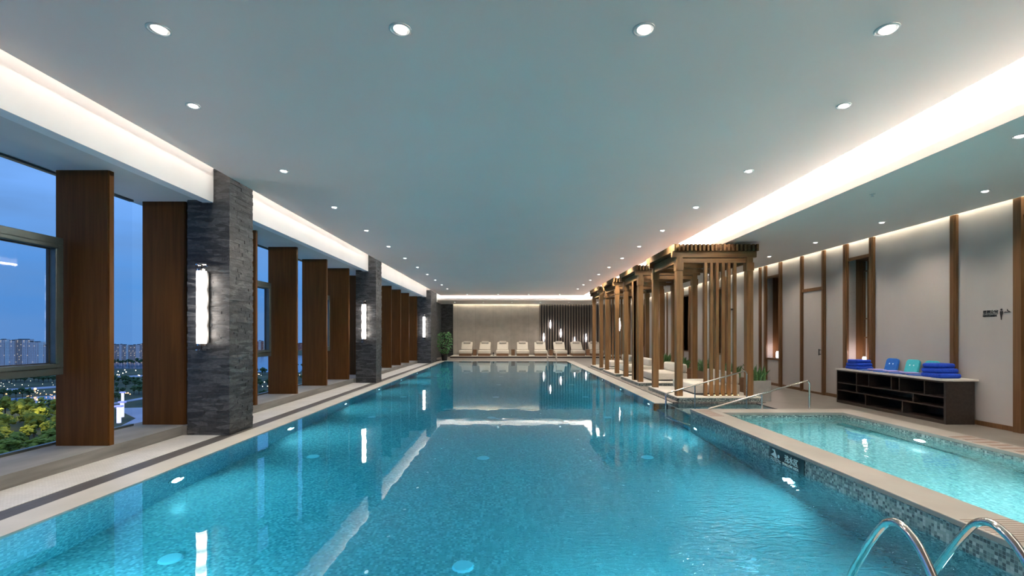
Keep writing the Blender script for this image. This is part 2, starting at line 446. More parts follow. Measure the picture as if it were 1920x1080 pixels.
# ============================================================ SHELL
CZ = 3.85; LZ = 3.58; LT = 3.70; XW = 7.79; YF = 33.2; XR = -4.20
PX0, PX1, PY0, PY1, PD = -3.79, 3.16, 2.7, 27.5, -1.0
WZ = -0.010
Y0 = -3.0
# --- ceilings
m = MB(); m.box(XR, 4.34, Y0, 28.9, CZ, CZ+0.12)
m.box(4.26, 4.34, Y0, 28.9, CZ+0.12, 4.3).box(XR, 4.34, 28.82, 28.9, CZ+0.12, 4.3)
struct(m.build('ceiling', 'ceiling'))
M['ceiling2'] = noisy('lower_ceiling_paint', (0.74, 0.71, 0.67), (0.80, 0.77, 0.73), (0.4, 0.4, 0.4), 0.55)
m = MB(); m.box(4.86, XW-0.10, Y0, YF-0.10, LZ, LT).box(-5.0, 4.86, 29.25, YF-0.10, LZ, LT)
struct(m.build('ceiling', 'ceiling2'))
m = MB(); m.box(XR-0.5, 5.6, Y0, 30.1, 4.30, 4.36)        # lid over the light coves
m.box(5.5, 5.6, Y0, 30.1, LT, 4.30).box(-5.0, 5.5, 30.0, 30.1, LT, 4.30)
struct(m.build('ceiling', 'white'))
m = MB(); m.box(5.40, 5.49, Y0+0.1, 29.5, LT+0.004, LT+0.14)
struct(m.build('trim_1', 'strip'))
m = MB(); m.box(-4.9, 5.3, 29.9, 29.98, LT+0.004, LT+0.045)
struct(m.build('trim_2', 'strip_far'))
m = MB()
struct(MB().box(XR-0.12, XR-0.04, Y0+0.1, 28.7, 4.27, 4.297).build('trim_3', 'strip_left'))
# wall-wash slots along right and far walls
m = MB(); m.box(XW-0.16, XW, Y0, YF, LT+0.10, LT+0.14).box(-5.0, XW, YF-0.16, YF, LT+0.10, LT+0.14).box(XW-0.16, XW-0.13, Y0, YF, LT, LT+0.10).box(-5.0, XW-0.16, YF-0.16, YF-0.13, LT, LT+0.10)
struct(m.build('ceiling', 'white'))
struct(MB().box(XW-0.095, XW-0.065, Y0+0.1, YF-0.2, LT+0.07, LT+0.098).build('trim_4', 'wash'))
struct(MB().box(-3.95, XW-0.2, YF-0.095, YF-0.065, LT+0.07, LT+0.098).build('trim_5', 'wash'))

# --- left side: beams in bays, soffit, sill
cols_y = [(7.22, 7.88), (15.06, 15.72), (25.4, 27.35)]
bays = [(Y0, 7.22), (7.88, 15.06), (15.72, 25.4)]
for (a, b_) in bays:
    m = MB(); m.box(-4.60, -4.44, a, b_, 3.47, 4.30)
    struct(m.build('trim_6', 'white'))
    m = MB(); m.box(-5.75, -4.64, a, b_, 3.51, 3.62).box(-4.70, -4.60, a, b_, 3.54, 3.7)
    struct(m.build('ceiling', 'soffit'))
    m = MB(); m.box(-5.75, -4.90, a, b_, -0.05, 0.142)
    struct(m.build('trim_7', 'sill'))
m = MB(); m.box(-4.60, -4.44, 27.35, 29.3, 3.47, 4.30)
struct(m.build('trim_6', 'white'))
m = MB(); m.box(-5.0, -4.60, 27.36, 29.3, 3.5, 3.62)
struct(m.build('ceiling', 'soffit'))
for (a, b_, c_) in [(7.22, 7.88, 0), (15.06, 15.72, 0)]:
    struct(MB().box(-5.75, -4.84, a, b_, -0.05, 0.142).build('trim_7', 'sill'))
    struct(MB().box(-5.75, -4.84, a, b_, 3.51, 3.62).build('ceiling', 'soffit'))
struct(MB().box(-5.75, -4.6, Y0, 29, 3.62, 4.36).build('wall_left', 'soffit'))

# --- stone columns: stacked ledger stone in real courses
m, nt, b = newmat('slate_ledger')
v = pos(nt, (5, 5, 22))
vo = N(nt, 'ShaderNodeTexVoronoi'); vo.inputs['Scale'].default_value = 1.0; nt.links.new(v, vo.inputs['Vector'])
c1 = ramp(nt, vo.outputs['Color'], [(0.15, (0.016, 0.017, 0.019)), (0.5, (0.034, 0.036, 0.04)), (0.85, (0.075, 0.078, 0.082))])
v2 = pos(nt, (18, 18, 40)); n2 = N(nt, 'ShaderNodeTexNoise'); n2.inputs['Scale'].default_value = 1; n2.inputs['Detail'].default_value = 6
nt.links.new(v2, n2.inputs['Vector'])
c2 = ramp(nt, n2.outputs[0], [(0.3, (0.6, 0.6, 0.6)), (0.75, (1.5, 1.5, 1.5))])
mu = N(nt, 'ShaderNodeMixRGB', blend_type='MULTIPLY'); mu.inputs[0].default_value = 1
nt.links.new(c1, mu.inputs[1]); nt.links.new(c2, mu.inputs[2]); nt.links.new(mu.outputs[0], b.inputs['Base Color'])
b.inputs['Roughness'].default_value = 0.5; bump(nt, b, n2.outputs[0], 0.5, 0.01)
M['slate'] = m
def ledger(m, x0, x1, y0, y1, z0, z1, faces, rnd):
    """clad a core box with courses of protruding slate strips"""
    m.box(x0+0.02, x1-0.02, y0+0.02, y1-0.02, z0, z1)
    for face in faces:
        z = z0
        while z < z1-0.005:
            h = min(rnd.choice([0.028, 0.038, 0.05]), z1-z)
            L = (x1-x0) if face in ('front',) else (y1-y0)
            u = 0.0
            while u < L-0.005:
                w_ = min(rnd.uniform(0.12, 0.38), L-u)
                if L-u-w_ < 0.08: w_ = L-u
                p = rnd.uniform(-0.010, 0.003)
                if face == 'front': m.box(x0+u, x0+u+w_-0.001, y0-p-0.002, y0+0.03, z, z+h-0.001)
                else: m.box(x1-0.03, x1+p, y0+u, y0+u+w_-0.001, z, z+h-0.001)
                u += w_
            z += h
lab = ['dark slate stone column nearest the camera at the left pool edge',
       'middle dark slate stone column on the window side',
       'farthest dark slate stone pier on the window side, beside the potted tree']
for i, (a, b_) in enumerate(cols_y):
    m = MB(); ledger(m, -4.83 if i < 2 else -4.98, XR, a, b_, 0.0, 3.98 if i < 2 else 3.84, ('front', 'side'), random.Random(i))
    o = m.build('stone_column', 'slate', origin=(-4.5, a+0.3, 0)); tag(o, lab[i], 'column', kind='structure')
m = MB(); m.box(-5.1, -4.75, 27.36, 29.0, 0, 3.5)
struct(m.build('wall_back_left', 'slate'))
m = MB(); ledger(m, -5.0, -3.99, 33.0, 33.2, 0, LZ+0.1, ('front',), random.Random(9)); m.box(-5.1, -4.75, 29.0, 33.2, 0, LT)
struct(m.build('wall_back_left', 'slate'))

# --- wood fins between the windows
fins = [5.91, 7.30, 9.30, 11.08, 12.88, 14.64, 16.42, 18.15, 19.85, 21.55, 23.3, 25.28]
flab = ['broad walnut window fin nearest the camera, left of the first sky gap',
        'walnut window fin just in front of the nearest slate column',
        'walnut window fin right behind the nearest slate column, seen as a thin edge',
        'walnut window fin beside the second small sash window',
        'walnut window fin in the middle of the second window bay',
        'fourth walnut window fin behind the nearest slate column',
        'walnut window fin directly behind the middle slate column',
        'walnut window fin hidden partly by the middle slate column',
        'first broad walnut window fin past the middle slate column',
        'second broad walnut window fin past the middle slate column',
        'third broad walnut window fin past the middle slate column',
        'last walnut window fin before the farthest slate pier']
for i, y in enumerate(fins):
    y1 = y+0.085
    if i == 1: y, y1 = 7.30, 7.385
    if i == 5: pass
    if i == 6: y, y1 = 16.42, 16.5
    m = MB(); m.box(-5.56, -4.925, y, y1, 0.142, 3.51)
    m.box(-4.925, -4.912, y+0.008, y1-0.008, 0.142, 3.51)
    o = m.build('window_fin', 'fin', origin=(-5.2, y, 0.142)); tag(o, flab[i], 'window fin', 'walnut fins along the window wall')

# --- windows: sashes and panes
def window(idx, a, b_, sashes):
    root = bpy.data.objects.new('window_%d' % idx, None); col.objects.link(root); root.location = (-5.66, a, 0.142); struct(root)
    m = MB(); L = b_-a
    m.box(-0.03, 0.03, 0, L, 0, 0.03).box(-0.03, 0.03, 0, L, 3.34, 3.368)
    m.build('frame', 'alu', root)
    MB().box(-0.008, 0.008, 0, L, 0.03, 3.34).build('pane', 'glass', root)
    for (s0, s1) in sashes:
        q0, q1 = s0-a, s1-a
        z0, z1 = 1.02-0.142, 2.66-0.142
        m = MB()
        m.box(0.16, 0.26, q0, q1, z0, z0+0.085).box(0.16, 0.26, q0, q1, z1-0.085, z1)
        m.box(0.16, 0.26, q0, q0+0.07, z0+0.085, z1-0.085).box(0.16, 0.26, q1-0.07, q1, z0+0.085, z1-0.085)
        fr = m.build('sash_frame', 'alu', root, bevel=0.006)
        m = MB(); w0, w1, v0, v1 = q0+0.07, q1-0.07, z0+0.085, z1-0.085
        m.box(0.17, 0.275, w0, w1, v0, v0+0.05).box(0.17, 0.275, w0, w1, v1-0.05, v1)
        m.box(0.17, 0.275, w0, w0+0.045, v0+0.05, v1-0.05).box(0.17, 0.275, w1-0.045, w1, v0+0.05, v1-0.05)
        m.build('sash_inner_frame', 'alu', fr, bevel=0.008)
        m = MB(); m.box(0.168, 0.20, w0+0.045, w1-0.045, v0+0.05, v0+0.062).box(0.168, 0.20, w0+0.045, w1-0.045, v1-0.062, v1-0.05)
        m.box(0.168, 0.20, w0+0.045, w0+0.057, v0+0.06, v1-0.06).box(0.168, 0.20, w1-0.057, w1-0.045, v0+0.06, v1-0.06)
        m.build('gasket', 'alu_dark', fr)
        MB().box(0.18, 0.186, w0+0.05, w1-0.05, v0+0.06, v1-0.06).build('sash_pane', 'glass', fr)
window(1, Y0, 7.22, [(4.2, 5.84)])
window(2, 7.88, 15.06, [(9.42, 10.9), (12.98, 14.45)])
window(3, 15.72, 25.4, [])

# --- floors: left walkway strips
struct(MB().box(-4.90, -4.34, Y0, 29, -0.06, 0.0).build('floor', 'walk'))
struct(MB().box(-4.34, -4.12, Y0, 29, -0.06, -0.004).build('floor', 'grate'))
m = MB(); m.box(-4.12, PX0, Y0, PY1, -0.06, 0.0).box(-4.12, 3.6, PY1, PY1+0.35, -0.06, 0.0).box(PX1, 3.55, 10.62, PY1, -0.06, 0.0)
m.box(PX0, PX1, 2.3, PY0, -0.06, 0)
struct(m.build('floor', 'coping'))
m = MB(); m.box(-5.0, XW, PY1+0.35, YF, -0.06, 0.0).box(3.55, XW, 22.4, PY1+0.35, -0.06, 0.0)
m.box(5.6, XW, 10.62, 22.4, -0.06, 0.0).box(5.39, XW, 8.5, 10.62, -0.06, 0.0).box(5.95, XW, Y0, 8.5, -0.06, 0.0)
m.box(-4.12, 5.95, Y0, 1.6, -0.06, 0.0).box(-4.12, 3.16, 1.6, 2.3, -0.06, 0.0)
m.box(-4.9, -4.12, 28.99, PY1+0.35, -0.06, 0)
struct(m.build('floor', 'deck'))
struct(MB().box(3.55, 5.6, 10.62, 22.4, -0.06, 0.02).build('floor', 'pebble'))

# --- pool basins
m = MB()
m.box(PX0-0.1, PX1+2.5, PY0-0.1, PY1+0.1, PD-0.1, PD)                       # bottom
m.box(PX0-0.1, PX0, PY0-0.1, PY1+0.1, PD, -0.06)                           # left wall
m.box(PX0, PX1, PY0-0.1, PY0, PD, -0.06).box(PX0, PX1, PY1, PY1+0.1, PD, -0.06)
m.box(PX1, PX1+0.1, 10.62, PY1+0.1, PD, -0.06)
struct(m.build('pool_basin', 'mosaic_floor'))
m = MB()                                                                    # raised shallow pool
m.box(3.16, 3.55, 1.6, 8.5, PD, 0.15).box(3.55, 5.95, 8.12, 8.5, PD, 0.15).box(5.57, 5.95, 1.6, 8.12, PD, 0.15)
m.box(3.55, 5.57, 1.6, 1.9, PD, 0.15)
m.box(3.16, 5.6, 10.62, 10.72, PD, -0.061).box(3.69, 5.52, 10.655, 10.72, -0.06, 0.119)
m.box(5.39, 5.49, 8.5, 10.62, PD, -0.06)
struct(m.build('pool_basin', 'mosaic_wall'))
m = MB(); m.box(3.55, 5.57, 1.9, 8.12, -0.6, -0.45)
struct(m.build('pool_basin', 'mosaic_floor'))
m = MB(); m.box(3.145, 3.55, 1.6, 8.5, 0.15, 0.194).box(3.55, 5.95, 8.12, 8.5, 0.15, 0.194).box(5.57, 5.95, 1.6, 8.12, 0.15, 0.194)
m.box(3.55, 5.57, 1.6, 1.9, 0.15, 0.194)
struct(m.build('trim_8', 'coping2', bevel=0.006))
m = MB()                                                                    # entry steps
for k, (xa, xb, zt) in enumerate([(4.95, 5.39, -0.16), (4.5, 4.95, -0.31), (4.05, 4.5, -0.46), (3.6, 4.05, -0.61), (3.2, 3.6, -0.76)]):
    m.box(xa, xb, 8.5, 10.62, PD, zt)
struct(m.build('entry_steps', 'mosaic_floor'))
# water bodies
e = 0.004
o = MB().prism([(PX0-0.02, PY0-0.02), (PX1+e, PY0-0.02), (PX1+e, 8.5-e), (5.39+e, 8.5-e), (5.39+e, 10.62+e), (PX1+e, 10.62+e), (PX1+e, PY1+0.02), (PX0-0.02, PY1+0.02)], PD-0.02, WZ).build('pool_water', 'water')
struct(o)
o = MB().box(3.55-e, 5.57+e, 1.9-e, 8.12+e, -0.47, 0.105).build('pool_water', 'water2')
struct(o)

# --- right wall with recesses
mod = 3.54
recs = [(10.47+mod*k, 11.15+mod*k) for k in range(6)]
m = MB(); ycur = 7.45; zt = LT+0.10
for (a, b_) in recs:
    m.box(XW, XW+0.16, ycur, a, 0, zt)
    m.box(XW, XW+0.16, a, b_, 3.26, zt).box(XW, XW+0.16, a, b_, 0, 0.80)
    ycur = b_
m.box(XW, XW+0.16, ycur, YF+0.1, 0, zt)
m.box(XW, XW+0.16, Y0, 6.2, 0, zt).box(XW, XW+0.16, 6.2, 7.45, 3.32, zt)
struct(m.build('wall_right', 'wallpaper'))
for k, (a, b_) in enumerate(recs):
    root = bpy.data.objects.new('window_%d' % (4+k), None); col.objects.link(root); root.location = (XW, a, 0.8); struct(root)
    L = b_-a; H = 2.46; D = 0.42
    m = MB(); m.box(0, D, -0.03, 0.0, 0, H).box(0, D, L, L+0.03, 0, H).box(0, D, -0.03, L+0.03, H-0.04, H).box(0, D, -0.03, L+0.03, -0.04, 0.0)
    m.box(-0.02, 0.0, -0.0, L, H-0.07, H).box(-0.02, 0, 0, L, -0.05, 0.0)
    m.build('reveal', 'trim', root)
    MB().box(D-0.05, D-0.03, 0, L, 0, H-0.04).build('pane', 'frost', root)
    m = MB(); f = D-0.09
    for yy in (0.0, 0.12, L-0.15, L-0.03): m.box(f, f+0.035, yy, yy+0.028, 0, H-0.04)
    for zz in (0.0, 0.62, 1.05, H-0.32, H-0.08): m.box(f+0.004, f+0.031, 0, L, zz, zz+0.03)
    m.build('lattice', 'trim', root)
# vertical trims
ty = [(8.42, 8.54), (10.34, 10.47), (11.15, 11.29), (11.96, 12.07), (12.86, 12.97), (13.88, 14.01), (14.69, 14.83), (15.02, 15.13), (17.42, 17.55), (18.23, 18.37), (19.45, 19.55), (20.96, 21.09), (21.77, 21.91), (24.0, 24.1), (24.5, 24.63), (25.31, 25.45), (28.04, 28.17), (28.85, 28.99)]
for i, (a, b_) in enumerate(ty):
    m = MB(); m.box(XW-0.045, XW, a, b_, 0, zt-0.21).box(XW-0.06, XW-0.045, a+0.03, b_-0.03, 0, zt-0.21)
    struct(m.build('trim_%d' % (9+i), 'trim'))
m = MB(); m.box(XW-0.06, XW, 7.33, 7.45, 0, zt-0.21).box(XW-0.03, XW+0.16, 6.2, 7.33, 3.24, 3.32)
struct(m.build('trim_28', 'trim'))
dr = bpy.data.objects.new('door_2', None); col.objects.link(dr); dr.location = (XW+0.08, 6.2, 0); struct(dr)
MB().box(0, 0.05, 0, 1.25, 0.0, 3.24).build('door_panel', 'fin', dr)
MB().box(-0.02, 0, 0.08, 0.16, 0.9, 1.3).build('door_handle', 'chrome', dr)
m = MB(); yb = 7.45
for (a, b_) in ty + [(YF, YF)]:
    if a-yb > 0.05 and not (abs(yb-12.07) < .01):
        m.box(XW-0.022, XW, yb, a, 0, 0.075)
    yb = b_
struct(m.build('baseboard_right', 'trim'))
# white door between trims
dr = bpy.data.objects.new('door_1', None); col.objects.link(dr); dr.location = (XW-0.012, 12.07, 0); struct(dr)
MB().box(0, 0.012, 0, 0.79, 0.05, 2.62).build('door_panel', 'wallpaper', dr)
m = MB(); m.box(-0.035, 0.012, 0, 0.79, 2.62, 2.70).box(-0.03, 0.012, 0, 0.79, 0.0, 0.05)
m.build('door_header', 'trim', dr)
MB().tube([(-0.05, 0.07, 0.98), (-0.05, 0.07, 1.14)], 0.011, 10).box(-0.05, 0.0, 0.062, 0.078, 1.0, 1.015).box(-0.05, 0, 0.062, 0.078, 1.11, 1.125).build('door_handle', 'black', dr)

# --- far wall
struct(MB().box(-3.99, 1.95, YF, YF+0.1, 0, zt).build('wall_back', 'wallfar'))
struct(MB().box(1.95, XW, YF, YF+0.1, 0, zt).build('wall_back', 'slatback'))
m = MB(); x = 1.97
while x < XW-0.1:
    m.box(x, x+0.075, YF-0.09, YF, 0.126, LZ-0.004); x += 0.183
struct(m.build('trim_29', 'slat'))
struct(MB().box(-4.02, -3.96, YF-0.2, YF, 0.126, LZ).build('trim_30', 'black'))
# --- wall behind the camera
struct(MB().box(-5.75, XW, Y0-0.1, Y0, 0, 4.3).build('wall_front', 'wallpaper'))

# --- lounge platform at the far end
m = MB(); m.box(-3.9, XW-0.05, 30.98, YF-0.09, 0.096, 0.126)
struct(m.build('floor', 'pale'))
struct(MB().box(-3.9, XW-0.05, 31.0, YF-0.09, 0.0, 0.096).build('trim_31', 'darkwood'))

# ============================================================ THINGS
# --- downlights
def make_downlight(r, e, tilt):
    t = thing('ceiling_downlight', '', 'ceiling light', (0, 0, CZ))
    m = MB(); m.lathe([(r, 0), (r, -0.006), (r*0.86, -0.008), (r*0.8, -0.002), (r*0.8, 0.0)], n=28)
    m.build('trim_ring', 'trimring', t, smooth=True)
    MB().disc(r*0.8, (0, 0, -0.0015), (0, 0, -1)).build('recess', 'soffit', t)
    q = Matrix.Rotation(tilt, 4, 'Y')
    m = MB(); m.lathe([(0.0001, -0.016), (r*0.5, -0.016), (r*0.62, -0.010), (r*0.64, 0.004)], n=24, mat=q)
    m.build('lens', 'lamp_on', t, smooth=True)
    l = lamp('SPOT', (0, 0, -0.06), e, (1, 0.87, 0.72), t, spot_size=math.radians(130), spot_blend=0.9, shadow_soft_size=0.04)
    return t
ordw = ['nearest', 'second', 'third', 'fourth', 'fifth', 'sixth', 'seventh', 'eighth', 'ninth', 'tenth', 'eleventh', 'twelfth', 'thirteenth', 'fourteenth']
d0 = make_downlight(0.085, L_DOWN, 0.25)
d0.location = (-2.71, 3.72, CZ); d0['label'] = 'round recessed downlight, leftmost of the large front row over the near water'
gl = 'recessed downlights in the main ceiling'; d0['group'] = gl
for x, w_ in ((-0.853, 'second from left of the large front row over the near water'), (1.02, 'glaring, third from left of the large front row'), (2.89, 'rightmost of the large front row beside the bright cove')):
    dup(d0, (x, 3.72, CZ), 0, 'round recessed downlight, ' + w_, gl)
d2 = make_downlight(0.068, L_DOWN, 0.15); d2.location = (-3.26, 4.96, CZ); d2['label'] = 'small round downlight, nearest from the camera in the ceiling row over the left pool edge'; d2['group'] = gl
for side, X_ in (('left', -3.26), ('right', 3.41)):
    for k in range(11):
        if not (k == 0 and side == 'left'): dup(d2, (X_, 4.96+1.98*k, CZ), 0, 'small round downlight, %s from the camera in the ceiling row over the %s pool edge' % (ordw[k], side), gl)
for k, x in enumerate((-2.55, -0.75, 1.03, 2.85)):
    dup(d2, (x, 28.2, CZ), 0, 'tiny unlit-looking downlight, %s from left in the row before the far cove' % ('first', 'second', 'third', 'last')[k], gl)
d1 = make_downlight(0.062, L_DOWN2, 0.1); d1.location = (5.32, 5.06, LZ)
d1['label'] = 'oval-looking downlight at the right frame edge just below the bright cove'; d1['group'] = 'downlights in the lowered right ceiling'
dup(d1, (6.86, 3.1, LZ), 0, 'added unseen downlight in the lowered ceiling just outside the right frame edge', 'downlights in the lowered right ceiling')  # added out of view to brighten the near right wall
dup(d1, (5.32, 1.2, LZ), 0, 'added unseen downlight in the lowered ceiling beside the camera', 'downlights in the lowered right ceiling')  # second added lamp, also unseen, for the same stretch of wall
for k in range(12):
    dup(d1, (6.86, 5.05+1.95*k, LZ), 0, 'small round downlight, %s from the camera in the lowered ceiling along the right wall' % ordw[k], 'downlights in the lowered right ceiling')
d3 = None
for k in range(6):
    dup(d1, (-3.6+1.83*k, 31.0, LZ), 0, 'tiny downlight, %s from left in the lowered ceiling above the loungers' % ordw[k].replace('nearest', 'first'), 'downlights above the loungers')
t = thing('fire_sprinkler', 'tiny white fire sprinkler in the lowered ceiling between the cove and the downlights', 'sprinkler', (5.35, 7.16, LZ))
MB().lathe([(0.04, 0), (0.04, -0.004), (0.012, -0.01), (0.012, -0.03), (0.022, -0.034), (0.022, -0.037), (0.001, -0.037)], n=16).build('sprinkler_head', 'trimring', t, smooth=True)

# --- wall sconces on the slate columns
def make_sconce():
    t = thing('wall_sconce', '', 'wall lamp', (0, 0, 0))
    m = MB(); m.box(-0.055, 0.055, 0.075, 0.105, -0.52, 0.52)
    m.build('back_plate', 'black', t)
    m = MB(); m.lathe([(0.066, -0.53), (0.066, 0.53)], n=24); m.build('tube', 'sconce', t, smooth=True)
    me = t.children[-1].data
    m = MB(); m.lathe([(0.078, -0.625), (0.078, 0.625)], n=28); m.lathe([(0.0001, 0.625), (0.078, 0.625)], n=28); m.lathe([(0.0001, -0.625), (0.078, -0.625)], n=28)
    m.build('glass_sleeve', 'sleeve', t, smooth=True)
    m = MB()
    for s in (-1, 1): m.lathe([(0.082, s*0.615), (0.082, s*0.628), (0.074, s*0.628)], n=28).lathe([(0.0001, s*0.532), (0.064, s*0.532), (0.064, s*0.56)], n=20)
    m.box(-0.004, 0.004, -0.004, 0.004, -0.62, -0.53).box(-0.004, 0.004, -0.004, 0.004, 0.53, 0.62)
    m.build('end_cap', 'chrome', t.children[-1] if t.children[-1].name.startswith('glass') else [c for c in t.children if c.name.startswith('glass')][0], smooth=True)
    return t
s0 = make_sconce(); s0.location = (-4.54, 7.10, 1.90); s0['label'] = 'tall glowing glass tube sconce on the nearest slate column'; s0['group'] = 'tube sconces on the slate columns'
dup(s0, (-4.54, 14.94, 1.90), 0, 'glowing glass tube sconce on the middle slate column')
dup(s0, (-4.54, 25.28, 1.90), 0, 'glowing glass tube sconce on the farthest slate pier')

# --- pendants
def make_pendant():
    t = thing('pendant_lamp', '', 'pendant lamp', (0, 0, 0))
    MB().lathe([(0.001, -0.27), (0.02, -0.2), (0.05, -0.06), (0.045, 0.05), (0.018, 0.2), (0.006, 0.3)], n=16).build('glass_drop', 'pendant_on', t, smooth=True)
    MB().tube([(0, 0, 0.29), (0, 0, 2.2)], 0.004, 6).build('cord', 'black', t)
    return t
pp = [(1019.6, 633, 'leftmost and low'), (1032, 608.7, 'highest, second from left'), (1051.5, 625, 'third from left'), (1077.5, 640, 'faint and lowest, fourth from left'), (1098.7, 634, 'rightmost, beside the first pergola post')]
first = None
for px, py, w_ in pp:
    Y = 33.0; X = (px-958)/F*Y; Z = 1.5-(py-627.5)/F*Y
    lbl = 'glowing drop pendant before the far slat wall, ' + w_
    if first is None:
        first = make_pendant(); o = first; o.location = (X, Y, Z); o['label'] = lbl; o['group'] = 'drop pendants before the slat wall'
    else: o = dup(first, (X, Y, Z), 0, lbl)
    ch = [c for c in o.children if c.name.startswith('cord')][0]
    ch.location = (0, 0, 0.29); ch.scale = (1, 1, (LZ-Z-0.29)/1.91)
    ch.location = (0, 0, 0.29-0.29*ch.scale[2])
for (X, Y, Z, w_) in ((4.76, 21.2, 1.93, 'inside the farthest pergola'), (4.85, 18.2, 1.97, 'inside the third pergola')):
    o = dup(first, (X, Y, Z), 0, 'glowing drop pendant hanging ' + w_); o['group'] = 'drop pendants in the pergolas'
    ch = [c for c in o.children if c.name.startswith('cord')][0]
    sc = (3.33-Z-0.29)/1.91; ch.scale = (1, 1, sc); ch.location = (0, 0, 0.29-0.29*sc)

# --- pergolas
PZ = 0.12
W_ = 1.58                     # between post centres, across
def post(x, y, zb=0.0, zt_=3.12):
    m = MB(); m.box(x-0.075, x+0.075, y-0.075, y+0.075, zb, zt_-0.2-PZ)
    m.box(x-0.088, x+0.088, y-0.088, y+0.088, zt_-0.2-PZ, zt_-PZ+0.0)
    return m
def make_pergola(screen, board):
    t = thing('garden_pergola', '', 'pergola', (0, 0, PZ))
    D_ = 1.78
    H = 3.12-PZ
    for x in (0, W_):
        for y in (0, D_):
            m = MB(); m.box(x-0.072, x+0.072, y-0.072, y+0.072, 0, H-0.18).box(x-0.085, x+0.085, y-0.085, y+0.085, H-0.18, H)
            m.box(x-0.07, x+0.07, y-0.07, y+0.07, H, H+0.12)
            m.build('post', 'teak', t, bevel=0.004)
    for y in (0, D_):
        m = MB(); m.box(-0.16, W_+0.16, y-0.05, y+0.05, H+0.12, H+0.25)
        m.box(0.07, W_-0.07, y-0.03, y+0.03, H, H+0.10)
        m.build('cross_beam', 'teak_x', t, bevel=0.004)
    for x in (0, W_):
        MB().box(x-0.045, x+0.045, 0.05, D_-0.05, H+0.0, H+0.2).build('side_beam', 'teak_y', t, bevel=0.004)
    n = 21
    for k in range(n):
        x = -0.13 + (W_+0.26)*k/(n-1)
        MB().box(x-0.022, x+0.022, -0.16, D_+0.30, H+0.25, H+0.40).build('roof_slat', 'teak_y', t)
    if screen is not None:
        y = 0 if screen == 'front' else D_
        for k in range(6):
            x = 0.60 + k*0.132
            MB().box(x-0.034, x+0.034, y-0.035, y+0.035, 0, H).build('screen_slat', 'teak', t, bevel=0.003)
        m = MB(); m.box(0.60+4*0.132-0.02, 0.60+4*0.132+0.02+0.132, y-0.012, y+0.012, 1.93, 1.97).build('spacer', 'darkwood', t)
    if board:
        MB().box(-0.06, 0.06, 0.5, 0.56, 0, H).box(-0.075, -0.0, 0.5, 0.7, 0, H).build('side_board', 'teak', t)
    return t
px_, py_ = 3.79, [10.93, 14.17, 17.3, 20.3]
for i, y in enumerate(py_):
    pg = make_pergola('front' if i == 0 else ('back' if i == 3 else None), i == 1)
    pg.location = (px_, y, PZ)
    pg['label'] = ['nearest teak pergola, with upright slats lit from below on its front', 'second teak pergola from the camera, a broad board beside its front post',
                   'third teak pergola from the camera', 'farthest teak pergola, with a slat screen at its back'][i]
    pg['group'] = 'teak pergolas by the pool'
    ya = 10.64 if i == 0 else y-0.28
    m = MB(); m.box(3.69, 5.52, ya+0.02, y+2.05, 0.02, 0.10)
    struct(m.build('pergola_platform', 'mosaic_wall'))
    struct(MB().box(3.68, 5.53, ya+0.01, y+2.06, 0.10, PZ).build('pergola_platform', 'pale'))
# uplights at the foot of the nearest screen
u0 = thing('floor_uplight', 'tiny warm uplight at the foot of the nearest pergola screen', 'uplight', (0, 0, PZ), 0, 'uplights under the pergola screen')
MB().lathe([(0.022, 0), (0.022, 0.02), (0.018, 0.022)], n=12).build('housing', 'chrome', u0, smooth=True)
MB().disc(0.017, (0, 0, 0.021)).build('lens', 'uplight_on', u0)
lamp('SPOT', (0, 0, 0.04), 2.6, (1, 0.66, 0.3), u0, spot_size=math.radians(70), spot_blend=0.8, shadow_soft_size=0.015).rotation_euler = (PI, 0, 0)
for k in range(6):
    x = px_+0.60+(k+0.5)*0.132
    if k == 0: u0.location = (x, 10.88, PZ)
    else: dup(u0, (x, 10.88, PZ), 0)

# --- daybeds under the pergolas
def make_daybed():
    t = thing('daybed', '', 'daybed', (0, 0, 0))
    MB().box(0.05, 1.0, 0.05, 1.45, 0, 0.05).build('base', 'darkwood', t)
    m = MB(); m.rbox(0, 1.05, 0, 1.5, 0.03, 0.235, 0.03)
    m.build('mattress', 'fabric', t, smooth=True)
    m = MB(); m.rbox(0.80, 1.06, 0.02, 1.48, 0.23, 0.50, 0.06); m.build('bolster', 'fabric', t, smooth=True)
    return t
db = make_daybed(); db['group'] = 'daybeds under the pergolas'
for i, y in enumerate(py_):
    l = 'low cream daybed with bolster under the %s pergola' % ('nearest', 'second', 'third', 'farthest')[i]
    p = (4.21, y+0.17 if i in (0, 3) else y+0.25, PZ)
    if i == 0: db.location = p; db['label'] = l
    else: dup(db, p, 0, l)

# --- planters with snake plants
def snake(rnd, n, h, sx, sy):
    m = MB()
    for k in range(n):
        x = rnd.uniform(-sx, sx); y = rnd.uniform(-sy, sy); hh = h*rnd.uniform(0.55, 1.0); a = rnd.uniform(0, PI)
        lx = rnd.uniform(-0.10, 0.10)+x*0.5; ly = rnd.uniform(-0.08, 0.08)+y*0.5; w_ = rnd.uniform(0.02, 0.032)
        c, s = math.cos(a), math.sin(a); prev = None
        for q in range(6):
            f = q/5; ww = w_*(0.75+0.9*f-1.65*f**3) if q < 5 else 0.001
            ctr = Vector((x+lx*f*f, y+ly*f*f, hh*f)); d = Vector((c, s, 0))*ww; nrm = Vector((-s, c, 0))*ww*0.35
            ring = [ctr-d, ctr+nrm, ctr+d, ctr-nrm*0.3]
            if prev:
                for i2 in range(4):
                    j2 = (i2+1) % 4; m.poly([prev[i2], prev[j2], ring[j2], ring[i2]])
            prev = ring
    return m
